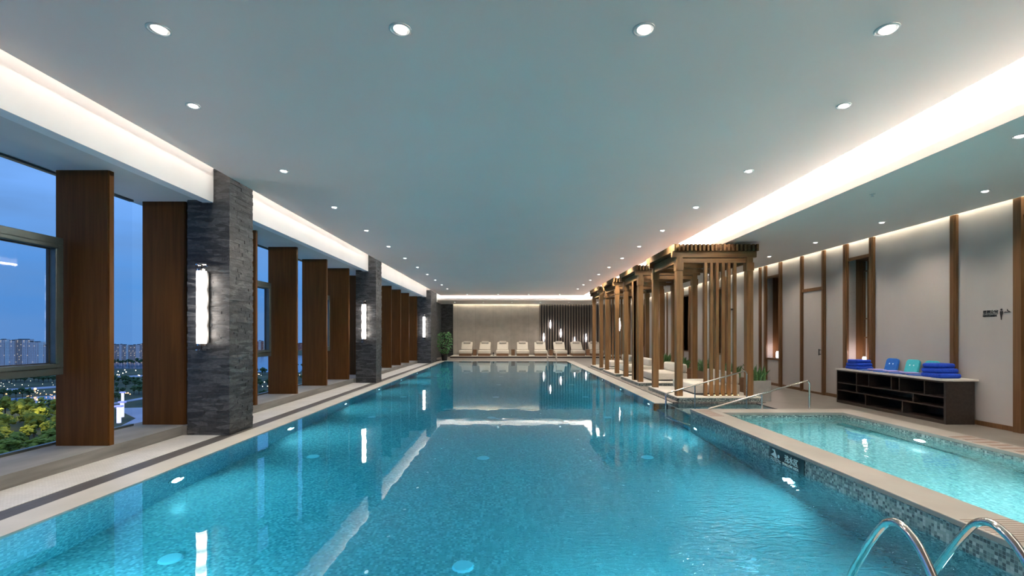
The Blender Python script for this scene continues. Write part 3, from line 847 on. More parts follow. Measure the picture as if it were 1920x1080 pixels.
def planter(loc, sx, sy, h, ph, n, matn, label, seed):
    t = thing('snake_plant_planter', label, 'planter', loc, 0, 'planters with snake plants')
    m = MB(); th = 0.025
    m.box(-sx, sx, -sy, sy, 0, 0.04); m.box(-sx, -sx+th, -sy, sy, 0.04, h).box(sx-th, sx, -sy, sy, 0.04, h)
    m.box(-sx+th, sx-th, -sy, -sy+th, 0.04, h).box(-sx+th, sx-th, sy-th, sy, 0.04, h)
    bx_ = m.build('planter_box', matn, t, bevel=0.003)
    MB().box(-sx+th, sx-th, -sy+th, sy-th, 0.04, h-0.03).build('soil', 'soil', bx_)
    mm = snake(random.Random(seed), n, ph, sx*0.7, sy*0.7)
    o = mm.build('foliage', 'leaf', t, smooth=True); o.location = (0, 0, h-0.04)
planter((5.66, 11.12, 0), 0.21, 0.21, 0.46, 0.42, 46, 'concrete', 'square grey concrete planter with snake plant right of the nearest pergola', 1)
planter((5.76, 12.6, 0), 0.17, 0.3, 0.40, 0.42, 40, 'brown', 'brown planter with snake plant seen behind the slats of the nearest pergola', 2)
planter((5.80, 14.55, 0), 0.17, 0.45, 0.42, 0.42, 60, 'brown', 'olive-brown planter with snake plant behind the right side of the nearest pergola', 3)
planter((5.80, 16.3, 0), 0.17, 0.45, 0.40, 0.42, 60, 'brown', 'planter with snake plant just behind the daybed bolster of the second pergola', 4)
planter((5.82, 18.3, 0), 0.2, 0.35, 0.42, 0.45, 60, 'concrete', 'grey planter with snake plant seen between the front posts of the nearest pergola', 5)

# --- potted tree in the far left corner
t = thing('potted_tree', 'leafy green potted tree in the far left corner before the slate pier', 'plant', (-3.86, 28.1, 0))
MB().lathe([(0.001, 0), (0.15, 0), (0.19, 0.3), (0.2, 0.32), (0.18, 0.32), (0.17, 0.28), (0.001, 0.28)], n=20).build('pot', 'black', t, smooth=True)
m = MB(); rnd = random.Random(3)
m.tube([(0, 0, 0.28), (0.02, 0, 0.7), (-0.02, 0.02, 1.2)], 0.018, 8).tube([(0.03, 0, 0.28), (0.12, 0.03, 0.8), (0.16, 0, 1.15)], 0.012, 8).tube([(-0.03, 0, 0.28), (-0.14, 0, 0.75), (-0.2, 0, 1.1)], 0.012, 8)
m.build('stem', 'bark', t, smooth=True)
m = MB()
for k in range(330):
    z = rnd.uniform(0.42, 1.64); rr = 0.43*math.sqrt(max(0.05, 1-((z-1.08)/0.68)**2)); a = rnd.uniform(0, 2*PI); q = rr*math.sqrt(rnd.uniform(0.2, 1))
    c = Vector((q*math.cos(a), q*math.sin(a), z)); L = rnd.uniform(0.09, 0.15); w_ = L*0.32
    d = Vector((math.cos(a+rnd.uniform(-.8, .8)), math.sin(a+rnd.uniform(-.8, .8)), rnd.uniform(-0.7, 0.5))).normalized()
    s = d.cross(Vector((0, 0, 1))).normalized(); nn = s.cross(d)*0.02
    m.poly([c, c+d*L*0.35+s*w_, c+d*L*0.75+s*w_*0.8+nn*-1, c+d*L, c+d*L*0.5+nn]); m.poly([c, c+d*L*0.5+nn, c+d*L, c+d*L*0.75-s*w_*0.8-nn, c+d*L*0.35-s*w_])
m.build('foliage', 'leaf2', t)

# --- loungers
def make_lounger():
    t = thing('sun_lounger', '', 'sun lounger', (0, 0, 0.126))
    MB().rbox(-0.39, 0.39, 0.02, 1.75, 0, 0.15, 0.01, 2).build('base', 'brown', t)
    m = MB(); m.rbox(-0.41, 0.41, 0.0, 1.12, 0.155, 0.36, 0.04); m.build('seat_cushion', 'fabric', t, smooth=True)
    m = MB(); m.rbox(-0.37, 0.37, 0.0, 0.84, 0, 0.16, 0.04)
    m.xform(Matrix.Translation((0, 1.02, 0.28)) @ Matrix.Rotation(math.radians(35), 4, 'X'))
    bc = m.build('back_cushion', 'fabric', t, smooth=True)
    m = MB(); m.rbox(-0.24, 0.24, 0.60, 0.82, 0.155, 0.25, 0.04); m.xform(Matrix.Translation((0, 1.02, 0.28)) @ Matrix.Rotation(math.radians(35), 4, 'X'))
    m.build('pillow', 'fabric_d', bc, smooth=True)
    m = MB(); m.box(-0.33, -0.27, 1.55, 1.6, 0.13, 0.6).box(0.27, 0.33, 1.55, 1.6, 0.13, 0.6); m.build('back_support', 'brown', t)
    return t
ln = make_lounger(); lx = [872, 907.5, 942, 980.5, 1014.5, 1052, 1085.5, 1120.5]
lw = ['leftmost in the far row, next to the potted tree', 'second from left in the far row', 'third from left in the far row', 'fourth from left in the far row', 'fifth from left, behind the left rail of the far ladder',
      'sixth from left, behind the right rail of the far ladder', 'seventh from left, before the slat wall', 'rightmost, partly behind the farthest pergola post']
ln['group'] = 'cream loungers on the far platform'
for i, px in enumerate(lx):
    X = (px-958)/F*31.15; l = 'cream cushioned sun lounger, ' + lw[i]; rz = -0.0
    if i == 0: ln.location = (X, 31.12, 0.126); ln['label'] = l
    else: dup(ln, (X, 31.12, 0.126), rz, l)
def side_table(X, label, first=[None]):
    if first[0] is None:
        t = thing('side_table', label, 'side table', (X, 31.9, 0.126), 0, 'brown side tables between the loungers')
        MB().box(-0.118, 0.118, -0.2, 0.2, 0.36, 0.40).build('table_top', 'brown', t, bevel=0.004)
        MB().box(-0.115, 0.115, -0.18, 0.18, 0, 0.36).build('body', 'brown', t)
        first[0] = t
    else: dup(first[0], (X, 31.9, 0.126), 0, label)
for px, a in ((890.5, 'first and second'), (962, 'third and fourth'), (1033, 'fifth and sixth'), (1103, 'seventh and eighth')):
    side_table((px-958)/F*31.9 + (-0.035 if px > 1100 else 0), 'brown wooden cube side table between the %s loungers' % a)
t = thing('table_lamp', 'tiny dark lamp on the platform between the second and third loungers', 'lamp', ((925.3-958)/F*31.6, 31.6, 0.126))
MB().lathe([(0.001, 0), (0.06, 0), (0.06, 0.02), (0.02, 0.03), (0.02, 0.12), (0.06, 0.13), (0.04, 0.22), (0.001, 0.22)], n=14).build('lamp_body', 'black', t, smooth=True)

# --- ladders
def hoop(x, y, r=0.021):
    pts = []
    P = [(0.42, -0.75), (0.40, -0.3), (0.31, 0.0), (0.19, 0.22), (0.07, 0.40), (0.0, 0.47), (-0.08, 0.485), (-0.18, 0.43), (-0.26, 0.33), (-0.33, 0.2), (-0.36, 0.08), (-0.365, 0.0)]
    # catmull-rom
    Q = [P[0]] + P + [P[-1]]
    for i in range(1, len(Q)-2):
        for k in range(6):
            u = k/6; p0, p1, p2, p3 = [Vector((0, a, b)) for a, b in Q[i-1:i+3]]
            pts.append(0.5*((2*p1)+(p2-p0)*u+(2*p0-5*p1+4*p2-p3)*u*u+(3*p1-p0-3*p2+p3)*u**3))
    pts.append(Vector((0, P[-1][0], P[-1][1])))
    return [(x, y+p.y, p.z) for p in pts]
def make_ladder(sgn):
    t = thing('pool_ladder', '', 'pool ladder', (0, 0, 0))
    for x in (-0.25, 0.25):
        MB().tube([(a, b*sgn, c) for a, b, c in hoop(x, 0)], 0.0215, 14).build('handrail', 'chrome', t, smooth=True)
        MB().lathe([(0.0001, 0.012), (0.04, 0.012), (0.045, 0.0)], x, -0.365*sgn, 0, n=18).build('flange', 'chrome', t, smooth=True)
    for z, y in ((-0.25, 0.395), (-0.5, 0.41)):
        MB().box(-0.235, 0.235, y*sgn-0.04, y*sgn+0.04, z-0.012, z+0.012).build('tread', 'chrome', t, bevel=0.004)
    return t
ld = make_ladder(1); ld.location = (2.33, 2.66, 0); ld['label'] = 'large polished steel pool ladder rails in the near right foreground'; ld['group'] = 'pool ladders'
ld = make_ladder(-1); ld.location = (2.33, 27.5, 0); ld['label'] = 'small steel pool ladder at the far pool edge before the loungers'; ld['group'] = 'pool ladders'

# --- handrails on the entry steps
def rail(name, y, xa, za, xb, zb, basez, legs, label):
    t = thing('step_handrail', label, 'handrail', (xa, y, basez), 0, 'handrails at the entry steps')
    w_ = xb-xa; a = za-basez; b_ = zb-basez
    pts = [(0, 0, 0 if legs[0] is None else legs[0]), (0, 0, a-0.04), (0.02, 0, a-0.005), (0.06, 0, a+0.015)] if legs[0] is not None else [(0, 0, a-0.0)]
    pts += [(w_*0.5, 0, (a+b_)/2), (w_-0.08, 0, b_-0.02), (w_-0.03, 0, b_-0.015), (w_, 0, b_-0.06), (w_, 0, legs[1])]
    MB().tube(pts, 0.016, 12).build('rail', 'chrome', t, smooth=True)
    if legs[2] is not None:
        f, zz = legs[2]
        MB().tube([(w_*f, 0, zz), (w_*f, 0, a+(b_-a)*f)], 0.014, 10).build('support_post', 'chrome', t, smooth=True)
    return t
rail('r1', 10.3, 3.30, 0.25, 5.02, 0.735, -0.76, (0.0, 0.60, (0.36, 0.3)), 'slanting steel handrail in front of the nearest pergola screen')
rail('r2', 8.47, 3.455, 0.20, 5.23, 0.705, 0.194, (None, 0.0, (0.53, 0.0)), 'slanting steel handrail at the back corner of the raised pool')

# --- console cabinet
cy0, cy1, cx0, cx1 = 8.06, 10.77, 7.25, XW-0.061
t = thing('storage_cabinet', 'low dark wood open cabinet with pale stone top along the right wall', 'cabinet', (cx0, cy0, 0))
L = cy1-cy0; D = cx1-cx0; H = 0.72; th = 0.028
m = MB(); m.box(0, D, 0, th*1.6, 0, H).box(0, D, L-th, L, 0, H).box(0, D, th*1.6, L-th, H-th, H).box(0, D, th*1.6, L-th, 0, 0.06)
m.build('carcass', 'darkwood', t, bevel=0.002)
zr = [0.06, H*0.385, H*0.615, H-th]
for z in (zr[1], zr[2]):
    MB().box(0.005, D, th*1.6, L-th, z-0.012, z+0.012).build('shelf', 'darkwood', t)
def divs(ys, za, zb):
    for y in ys: MB().box(0.005, D, y-cy0-0.012, y-cy0+0.012, za, zb).build('divider', 'darkwood', t)
divs((9.90, 8.97), zr[0], zr[1]-0.012); divs((10.16, 8.73), zr[1]+0.012, zr[2]-0.012); divs((10.16, 9.81, 9.23, 9.04, 8.49), zr[2]+0.012, zr[3])
m = MB()
m.box(D-0.01, D, th*1.6, L-th, 0.06, zr[2])
for a, b_ in ((9.81, 9.23), (9.04, 8.49), (10.77-th, 10.16)): m.box(D-0.01, D, b_-cy0, a-cy0, zr[2], zr[3])
m.build('back_panel', 'darkwood', t)
m = MB().prism([(-0.02, 0.06), (0.10, -0.02), (D+0.05, -0.02), (D+0.05, L+0.02), (-0.02, L+0.02)], H, H+0.035)
m.build('stone_top', 'marble', t, bevel=0.004)
TZ = H+0.035
# towels
def towel(x, y, z, w_, d, h, label, rz, rnd):
    m = MB(); m.rbox(-d/2, d/2, -w_/2, w_/2, 0, h, h*0.42, 4)
    for i, p in enumerate(m.v):
        v_ = Vector(p); n_ = noise.noise(v_*14+Vector((rnd, 0, 0)))*0.006
        m.v[i] = (p[0]+n_, p[1]+n_, p[2] if p[2] < 0.002 else p[2]+n_*0.3)
    m.box(-d/2-0.003, -d/2+0.03, -w_/2+0.03, w_/2-0.03, h*0.47, h*0.53)
    o = m.build('folded_towel', 'towel', smooth=True); o.location = (x, y, z); o.rotation_euler = (0, 0, rz)
    tag(o, label, 'towel', 'royal blue towels on the cabinet')
th_ = 0.082
for k, (w_, l) in enumerate(((0.44, 'bottom'), (0.37, 'middle'), (0.29, 'top'))):
    towel(7.48, 8.42+0.02*k, TZ+k*th_, w_, 0.36, th_, 'royal blue folded towel, %s of the right-hand stack on the cabinet' % l, 0.1*(k-1), k)
    towel(7.50, 10.42, TZ+k*0.07, w_*0.95, 0.34, 0.07, 'royal blue folded towel, %s of the left-hand stack near the lamp' % l, 0.06*(k-1), k+5)
# kickboards leaning on the wall
def kick(y, matn, label, holes):
    t = thing('kickboard', label, 'kickboard', (7.655, y, TZ+0.009), 0.1, 'kickboards leaning on the wall')
    q = Matrix.Rotation(math.radians(16), 4, 'Y')
    m = MB(); pts = []
    w_, h, r = 0.135, 0.265, 0.06
    for cx_, cy_, a0 in ((w_-r, h-r, 0), (-w_+r, h-r, 90), (-w_+0.02, 0.02, 180), (w_-0.02, 0.02, 270)):
        rr = r if a0 < 180 else 0.02
        for k in range(7):
            a = math.radians(a0+k*15); pts.append((cx_+rr*math.cos(a), cy_+rr*math.sin(a)))
    m.prism_x(pts, -0.022, 0.022); m.xform(q)
    bd = m.build('board', matn, t, bevel=0.006)
    m = MB()
    for yy in (-0.04, 0.04):
        m.disc(0.014, (-0.0235, yy, 0.15), (-1, 0, 0), 12)
    m.xform(q); m.build('hole', 'inlet', bd)
kick(9.76, 'blue_b', 'blue foam kickboard leaning on the wall, left of two teal ones', 1)
kick(9.26, 'teal_b', 'teal foam kickboard in the middle of the cabinet top', 1)
kick(8.84, 'teal_b', 'teal foam kickboard half hidden behind the right-hand towels', 1)
names = ['nearest the left towels', 'second from left', 'third from left, below the blue kickboard', 'fourth from left', 'fifth from left, below the teal kickboard', 'sixth from left', 'touching the right-hand towels']
for k in range(7):
    y = 10.04-k*0.205
    m = MB(); m.rbox(-0.12, 0.12, -0.13, 0.13, 0, 0.022, 0.009, 2)
    m.box(-0.121, -0.1, -0.12, 0.12, 0.010, 0.012)
    o = m.build('folded_cloth', 'lavender' if k % 2 == 1 else 'peri', smooth=True); o.location = (7.42+0.02*(k % 2), y, TZ+(0.0 if k % 2 == 0 else 0.023)); o.rotation_euler = (0, 0, 0.25*(-1)**k)
    tag(o, '%s folded cloth laid flat on the cabinet, %s' % ('lavender' if k % 2 else 'blue', names[k]), 'cloth', 'folded cloths on the cabinet')
# niche lamp behind the left towels
t = thing('niche_lamp', 'small glowing lamp in the wall niche behind the left towels', 'lamp', (XW+0.15, 10.87, 0.80))
MB().lathe([(0.001, 0), (0.05, 0), (0.05, 0.015), (0.001, 0.015)], n=16).build('base', 'black', t, smooth=True)
MB().lathe([(0.035, 0.015), (0.045, 0.1), (0.03, 0.2), (0.001, 0.2)], n=16).build('glass_shade', 'pendant_on', t, smooth=True)
lamp('POINT', (0, 0, 0.28), 5, (1, 0.72, 0.66), t, shadow_soft_size=0.04)
for k, w_ in ((1, 'left of the white door'), (4, 'seen between the pergola posts')):
    o = dup(t, (XW+0.15, 10.87+mod*k, 0.80), 0, 'small glowing lamp in the wall niche ' + w_)

# --- text helpers
def text_mesh(body, size, mat, parent, loc, rot, sx=1.0, bold=0.0, name='lettering', depth=0.002):
    cu = bpy.data.curves.new('lettering', 'FONT'); cu.body = body; cu.size = size; cu.extrude = depth; cu.offset = bold
    cu.align_x = 'LEFT'; cu.align_y = 'BOTTOM_BASELINE'
    tmp = bpy.data.objects.new('tmp', cu); col.objects.link(tmp)
    bpy.context.view_layer.update()
    me = bpy.data.meshes.new_from_object(tmp.evaluated_get(bpy.context.evaluated_depsgraph_get()))
    bpy.data.objects.remove(tmp); bpy.data.curves.remove(cu)
    me.materials.clear(); me.materials.append(M[mat]); me.name = name
    ob = bpy.data.objects.new(name, me); col.objects.link(ob); ob.parent = parent
    ob.location = loc; ob.rotation_euler = rot; ob.scale = (sx, 1, 1)
    return ob
# pool depth sign on the raised wall: face looks to -x, reads towards -y
t = thing('shallow_area_sign', 'black plate with swimmer symbol and shallow area lettering on the raised pool wall', 'sign', (3.158, 5.90, 0))
MB().box(-0.006, 0.0, -0.70, 0, -0.025, 0.148).build('plate', 'signboard', t)
rot = (PI/2, 0, -PI/2)
text_mesh('浅水区', 0.088, 'signtext', t, (-0.009, -0.33, 0.045), rot, 1.0, 0.001)
text_mesh('SHALLOW AREA', 0.040, 'signtext', t, (-0.009, -0.29, -0.003), rot, 1.05, 0.0005)
m = MB()
def yz(p, x=-0.009): return [(x, -a, b) for a, b in p]
def slab(p):     # thin solid polygon in the sign's plane
    k = len(m.v); n = len(p); m.v.extend([(-0.009, -a, b) for a, b in p]); m.v.extend([(-0.006, -a, b) for a, b in p])
    m.f.append(tuple(range(k, k+n))); m.f.append(tuple(reversed(range(k+n, k+2*n))))
    for i in range(n):
        j = (i+1) % n; m.f.append((k+i, k+n+i, k+n+j, k+j))
slab([(0.205+0.02*math.cos(a*PI/8), 0.065+0.02*math.sin(a*PI/8)) for a in range(16)])
slab([(0.06, 0.118), (0.075, 0.125), (0.12, 0.125), (0.165, 0.055), (0.175, 0.03), (0.13, 0.035), (0.05, 0.055), (0.03, 0.05), (0.10, 0.085), (0.112, 0.105)])
for q in range(2):
    z0 = 0.022-q*0.02
    top = [(0.03+0.22*i/12, z0+0.007*math.sin(i*PI/2.0)) for i in range(13)]
    slab(top + [(a, b_-0.007) for a, b_ in reversed(top)])
m.build('swimmer_symbol', 'signtext', t)
# gents sign on the right wall
gy = XW*F/(1841-958)
t = thing('changing_room_sign', 'black changing room lettering with man and hanger symbols on the right wall', 'sign', (XW, gy, 0))
def wz(py): return 1.5-(py-627.5)/F*gy*0.985
text_mesh('男更衣室', 0.068, 'black', t, (-0.004, -0.02, wz(588.5)), rot, 0.92, 0.002)
text_mesh('GENTLEMEN', 0.043, 'black', t, (-0.004, -0.02, wz(594)), rot, 0.92, 0.002)
m = MB()
c0 = 0.325
slab([(c0+0.016*math.cos(a*PI/8), wz(582)+0.016*math.sin(a*PI/8)) for a in range(16)])
slab([(c0-0.022, wz(584.5)), (c0+0.022, wz(584.5)), (c0+0.024, wz(588)), (c0+0.013, wz(594)), (c0+0.006, wz(600.5)), (c0-0.006, wz(600.5)), (c0-0.013, wz(594)), (c0-0.024, wz(588))])
m.build('man_symbol', 'black', t)
m = MB(); h0 = 0.42
slab([(h0, wz(583)), (h0+0.06, wz(587.4)), (h0-0.06, wz(587.4)), (h0-0.035, wz(585.6)), (h0-0.02, wz(586.4)), (h0+0.025, wz(586.4)), (h0-0.008, wz(584.4))])
slab([(h0-0.006, wz(581.5)), (h0+0.006, wz(581.5)), (h0+0.006, wz(584.2)), (h0-0.006, wz(584.2))])
m.build('hanger_symbol', 'black', t)
# tactile markings on the raised coping
for k, (x0, y0, x1, y1, l) in enumerate(((3.20, 7.75, 3.42, 8.42, 'dark lettering-like marking strips on the raised coping at its far corner'), (5.62, 4.9, 5.90, 6.3, 'dark marking strips on the coping at the right frame edge'))):
    m = MB(); n = 9
    for i in range(n):
        y = y0+(y1-y0)*i/n
        if k == 0: m.box(x0, x1, y, y+(y1-y0)/n*0.5, 0.194, 0.196)
        else: m.box(x0+0.03*(i % 2), x1, y, y+(y1-y0)/n*0.45, 0.194, 0.196)
    o = m.build('tactile_marking', 'mark', origin=((x0+x1)/2, (y0+y1)/2, 0.194)); tag(o, l, 'floor marking')
m = MB()
for i in range(11): m.box(3.17, 3.54, 3.05+i*0.036, 3.05+i*0.036+0.008, 0.194, 0.1955)
o = m.build('grip_strip', 'mark', origin=(3.35, 3.2, 0.194)); tag(o, 'ribbed grip lines across the raised coping behind the near ladder', 'floor marking')

# --- underwater lamps
def make_poollamp(e):
    t = thing('underwater_lamp', '', 'pool light', (0, 0, 0), 0, 'underwater lamps along the pool walls')
    q = Matrix.Rotation(PI/2, 4, 'Y')
    MB().lathe([(0.10, 0.0), (0.10, 0.012), (0.075, 0.018)], n=24, mat=q).build('ring', 'chrome', t, smooth=True)
    MB().lathe([(0.0001, 0.022), (0.05, 0.02), (0.075, 0.012)], n=24, mat=q).build('lens', 'pool_lens', t, smooth=True)
    l = lamp('AREA', (0.05, 0, 0), e, (0.80, 0.96, 1.0), t, shape='DISK', size=0.15)
    l.data.spread = math.radians(168); l.rotation_euler = (0, -PI/2+math.radians(14), 0)
    return t
pl = make_poollamp(L_POOL); pl.location = (PX0, 5.45, -0.5); pl['label'] = 'underwater lamp in the left pool wall nearest the camera'
for k in range(-1, 8):
    y = 5.45+2.8*k
    if y < PY0+0.3: y = 3.0
    if k != 0: dup(pl, (PX0, y, -0.5), 0, 'underwater lamp in the left pool wall, %s from the camera end' % ordw[k+1].replace('nearest', 'first'))
    if not 8.5 < y < 10.7:
        dup(pl, (PX1, y, -0.5), PI, 'underwater lamp in the right pool wall, %s from the camera end' % ordw[k+1].replace('nearest', 'first'))
for x in (-2.6, 0.9):
    dup(pl, (x, PY0, -0.5), PI/2, 'underwater lamp in the near end wall of the pool, %s' % ('left' if x < 0 else 'right'))
p2 = make_poollamp(L_POOL2); p2.location = (5.57, 6.55, -0.12); p2.rotation_euler = (0, 0, PI)
p2['label'] = 'underwater lamp in the right wall of the raised pool, nearer the cabinet'
dup(p2, (5.57, 3.8, -0.12), PI, 'underwater lamp in the right wall of the raised pool, nearer the camera')
dup(p2, (3.55, 6.2, -0.12), 0, 'underwater lamp in the left wall of the raised pool, farther one')
dup(p2, (3.55, 3.6, -0.12), 0, 'underwater lamp in the left wall of the raised pool, nearer one')
# --- floor inlets
t0 = None
for r_, y in enumerate((4.05, 6.97, 9.9, 12.8, 15.7, 18.6)):
    for c_i, x in enumerate((-2.85, -0.40, 1.97)):
        lbl = 'pale round inlet cover on the pool floor, %s row, %s' % (ordw[r_], ('left', 'middle', 'right')[c_i])
        if t0 is None:
            t0 = thing('floor_inlet', lbl, 'inlet cover', (x, y, PD), 0, 'inlet covers on the pool floor')
            MB().lathe([(0.0001, 0.03), (0.08, 0.028), (0.092, 0.0)], n=24).build('cover', 'inlet', t0, smooth=True)
        else: dup(t0, (x, y, PD), 0, lbl)

# ============================================================ OUTSIDE (seen through the left windows)
GZ = -58.5; HC = 60.0
def G(px, py):
    D_ = F*HC/(py-627.5); return ((px-958)/F*D_, D_)
M['park'] = noisy('park_ground', (0.02, 0.035, 0.015), (0.10, 0.10, 0.04), (0.03, 0.03, 0.03), 0.9, 8, lo=0.35, hi=0.65)
M['river'] = noisy('river_water', (0.05, 0.12, 0.25), (0.08, 0.18, 0.34), (0.02, 0.05, 0.02), 0.12, 3, spec=0.5)
M['plaza'] = noisy('plaza_paving', (0.34, 0.33, 0.42), (0.42, 0.41, 0.5), (0.05, 0.05, 0.05), 0.8, 5)
M['tree1'] = noisy('tree_crown_yellow_green', (0.04, 0.075, 0.008), (0.32, 0.32, 0.035), (0.35, 0.35, 0.35), 0.9, 8, 0.8, obj=True)
M['tree2'] = noisy('tree_crown_dark', (0.012, 0.04, 0.02), (0.09, 0.15, 0.05), (0.35, 0.35, 0.35), 0.9, 8, 0.8, obj=True)
M['glow_w'] = emis('street_lamp_glow', (1.0, 0.90, 0.65), 6)
M['glow_o'] = emis('amber_lamp_glow', (1.0, 0.45, 0.12), 4)
M['glow_v'] = emis('violet_lantern_glow', (0.80, 0.72, 1.0), 1.1)
M['tent'] = emis('violet_awning', (0.16, 0.12, 0.6), 0.9)
def poly_ground(name, pxs, z, mat):
    pts = [G(*p) for p in pxs]
    m = MB(); m.prism(pts, GZ-0.5, z)
    return struct(m.build(name, mat))
struct(MB().prism([(-1500, 60), (300, 60), G(900, 656), G(420, 656), G(330, 680), G(-300, 680)], GZ-2, GZ).build('park_ground', 'park'))
poly_ground('river', [(-80, 700), (210, 691), (300, 692), (560, 700), (600, 668), (480, 664), (300, 676), (-80, 686)], GZ+0.3, 'river')
poly_ground('river', [(-60, 764), (40, 756), (112, 757), (112, 741), (60, 745), (-60, 752)], GZ+0.3, 'river')
poly_ground('plaza', [(170, 850), (225, 800), (255, 785), (215, 766), (300, 764), (345, 830), (260, 870)], GZ+0.3, 'plaza')
poly_ground('road', [(-40, 738), (112, 727), (112, 724), (-40, 733)], GZ+0.4, 'plaza')
poly_ground('road', [(200, 707), (300, 702), (300, 705), (200, 710)], GZ+0.4, 'plaza')
poly_ground('road', [(200, 758), (300, 740), (300, 743), (200, 761)], GZ+0.4, 'plaza')
# facade material with lit windows
def facade(name, c, lit):
    m, nt, b = newmat(name)
    g = N(nt, 'ShaderNodeTexCoord'); s = N(nt, 'ShaderNodeSeparateXYZ'); nt.links.new(g.outputs['Object'], s.inputs[0])
    ad = N(nt, 'ShaderNodeMath', operation='ADD'); nt.links.new(s.outputs[0], ad.inputs[0]); nt.links.new(s.outputs[1], ad.inputs[1])
    c_ = N(nt, 'ShaderNodeCombineXYZ'); nt.links.new(ad.outputs[0], c_.inputs[0]); nt.links.new(s.outputs[2], c_.inputs[1])
    br = N(nt, 'ShaderNodeTexBrick'); br.offset = 0; nt.links.new(c_.outputs[0], br.inputs['Vector'])
    br.inputs['Scale'].default_value = 1; br.inputs['Brick Width'].default_value = 3.0; br.inputs['Row Height'].default_value = 2.4
    br.inputs['Mortar Size'].default_value = 0.75; br.inputs['Mortar'].default_value = (*c, 1)
    br.inputs['Color1'].default_value = (c[0]*.35, c[1]*.35, c[2]*.4, 1); br.inputs['Color2'].default_value = (c[0]*.55, c[1]*.55, c[2]*.6, 1)
    nt.links.new(br.outputs['Color'], b.inputs['Base Color']); b.inputs['Roughness'].default_value = 0.8
    sn = N(nt, 'ShaderNodeVectorMath', operation='SNAP'); nt.links.new(c_.outputs[0], sn.inputs[0]); sn.inputs[1].default_value = (3.0, 2.4, 1)
    wn = N(nt, 'ShaderNodeTexWhiteNoise', noise_dimensions='2D'); nt.links.new(sn.outputs[0], wn.inputs['Vector'])
    gt = N(nt, 'ShaderNodeMath', operation='GREATER_THAN'); nt.links.new(wn.outputs['Value'], gt.inputs[0]); gt.inputs[1].default_value = 1-lit
    om = N(nt, 'ShaderNodeMath', operation='SUBTRACT'); om.inputs[0].default_value = 1; nt.links.new(br.outputs['Fac'], om.inputs[1])
    mu = N(nt, 'ShaderNodeMath', operation='MULTIPLY'); nt.links.new(gt.outputs[0], mu.inputs[0]); nt.links.new(om.outputs[0], mu.inputs[1])
    m2 = N(nt, 'ShaderNodeMath', operation='MULTIPLY'); nt.links.new(mu.outputs[0], m2.inputs[0]); m2.inputs[1].default_value = 0.8
    b.inputs['Emission Color'].default_value = (1, 0.8, 0.5, 1); nt.links.new(m2.outputs[0], b.inputs['Emission Strength'])
    return m
FC = [facade('facade_lilac', (0.92, 0.76, 0.72), 0.07), facade('facade_white', (0.95, 0.90, 0.86), 0.03), facade('facade_brown', (0.66, 0.47, 0.40), 0.15), facade('facade_red', (0.42, 0.18, 0.16), 0.12)]
def tower(x0, x1, ytop, ybase, mi, label):
    D_ = F*HC/(ybase-627.5); X0 = (x0-958)/F*D_; X1 = (x1-958)/F*D_; w_ = X1-X0
    H_ = HC*(1-(ytop-627.5)/(ybase-627.5))
    t = thing('residential_tower', label, 'building', ((X0+X1)/2, D_, GZ))
    dd = w_*1.1
    m = MB(); m.box(-w_/2, w_/2, 0, dd, 0, H_)
    for k in range(3):
        u = -w_/2+w_*(k+0.5)/3; m.box(u-w_*0.07, u+w_*0.07, -w_*0.08, 0, 0, H_*0.97)
    m.build('walls', FC[mi], t)
    m = MB(); m.box(-w_*0.3, w_*0.1, dd*0.2, dd*0.7, H_, H_+1.4).box(-w_/2, w_/2, -0.3, dd, H_, H_+0.5)
    m.build('roof', M['slatback'] if mi != 1 else M['white'], t)
tl = [(-14, -3, 638, 0), (-2, 8, 637, 0), (9.5, 17, 639, 1), (17.5, 28, 638.5, 0), (28, 41, 637, 2), (41, 52, 637, 0), (53, 60, 641, 0), (60, 72, 641.5, 0), (72.5, 81, 643, 1), (82, 89, 648, 0), (89, 99, 638, 0), (101.5, 112, 640, 2)]
for i, (a, b_, yt, mi) in enumerate(tl):
    tower(a, b_, yt, 690, mi, '%s high-rise tower across the river behind the large sash window, %s from left' % (('lilac', 'white', 'brown')[mi], ordw[i].replace('nearest', 'first')))
tl = [(208, 216, 646, 2), (217, 223, 647, 2), (223.5, 228.5, 646, 0), (229, 236.5, 647, 2), (236.5, 240, 647.5, 1), (241, 247, 648, 2), (247.5, 254, 647, 2), (254.5, 262, 646.5, 0), (262.5, 270, 645, 2), (271, 279, 646, 0)]
for i, (a, b_, yt, mi) in enumerate(tl):
    tower(a, b_, yt, 680, mi, '%s apartment tower on the far bank seen between the first two fins, %s from left' % (('lilac', 'white', 'brown')[mi], ordw[i].replace('nearest', 'first')))
tl = [(478, 484, 641, 3), (484.5, 489, 638.5, 0), (489.5, 494, 640, 3), (494.5, 501, 639, 1), (552, 558, 645, 3), (558.5, 567, 643.5, 3)]
for i, (a, b_, yt, mi) in enumerate(tl):
    tower(a, b_, yt, 657, mi, '%s distant tower on the horizon seen past the nearest slate column, %s from left' % (('lilac', 'white', 'brown', 'reddish')[mi], ordw[i].replace('nearest', 'first')))
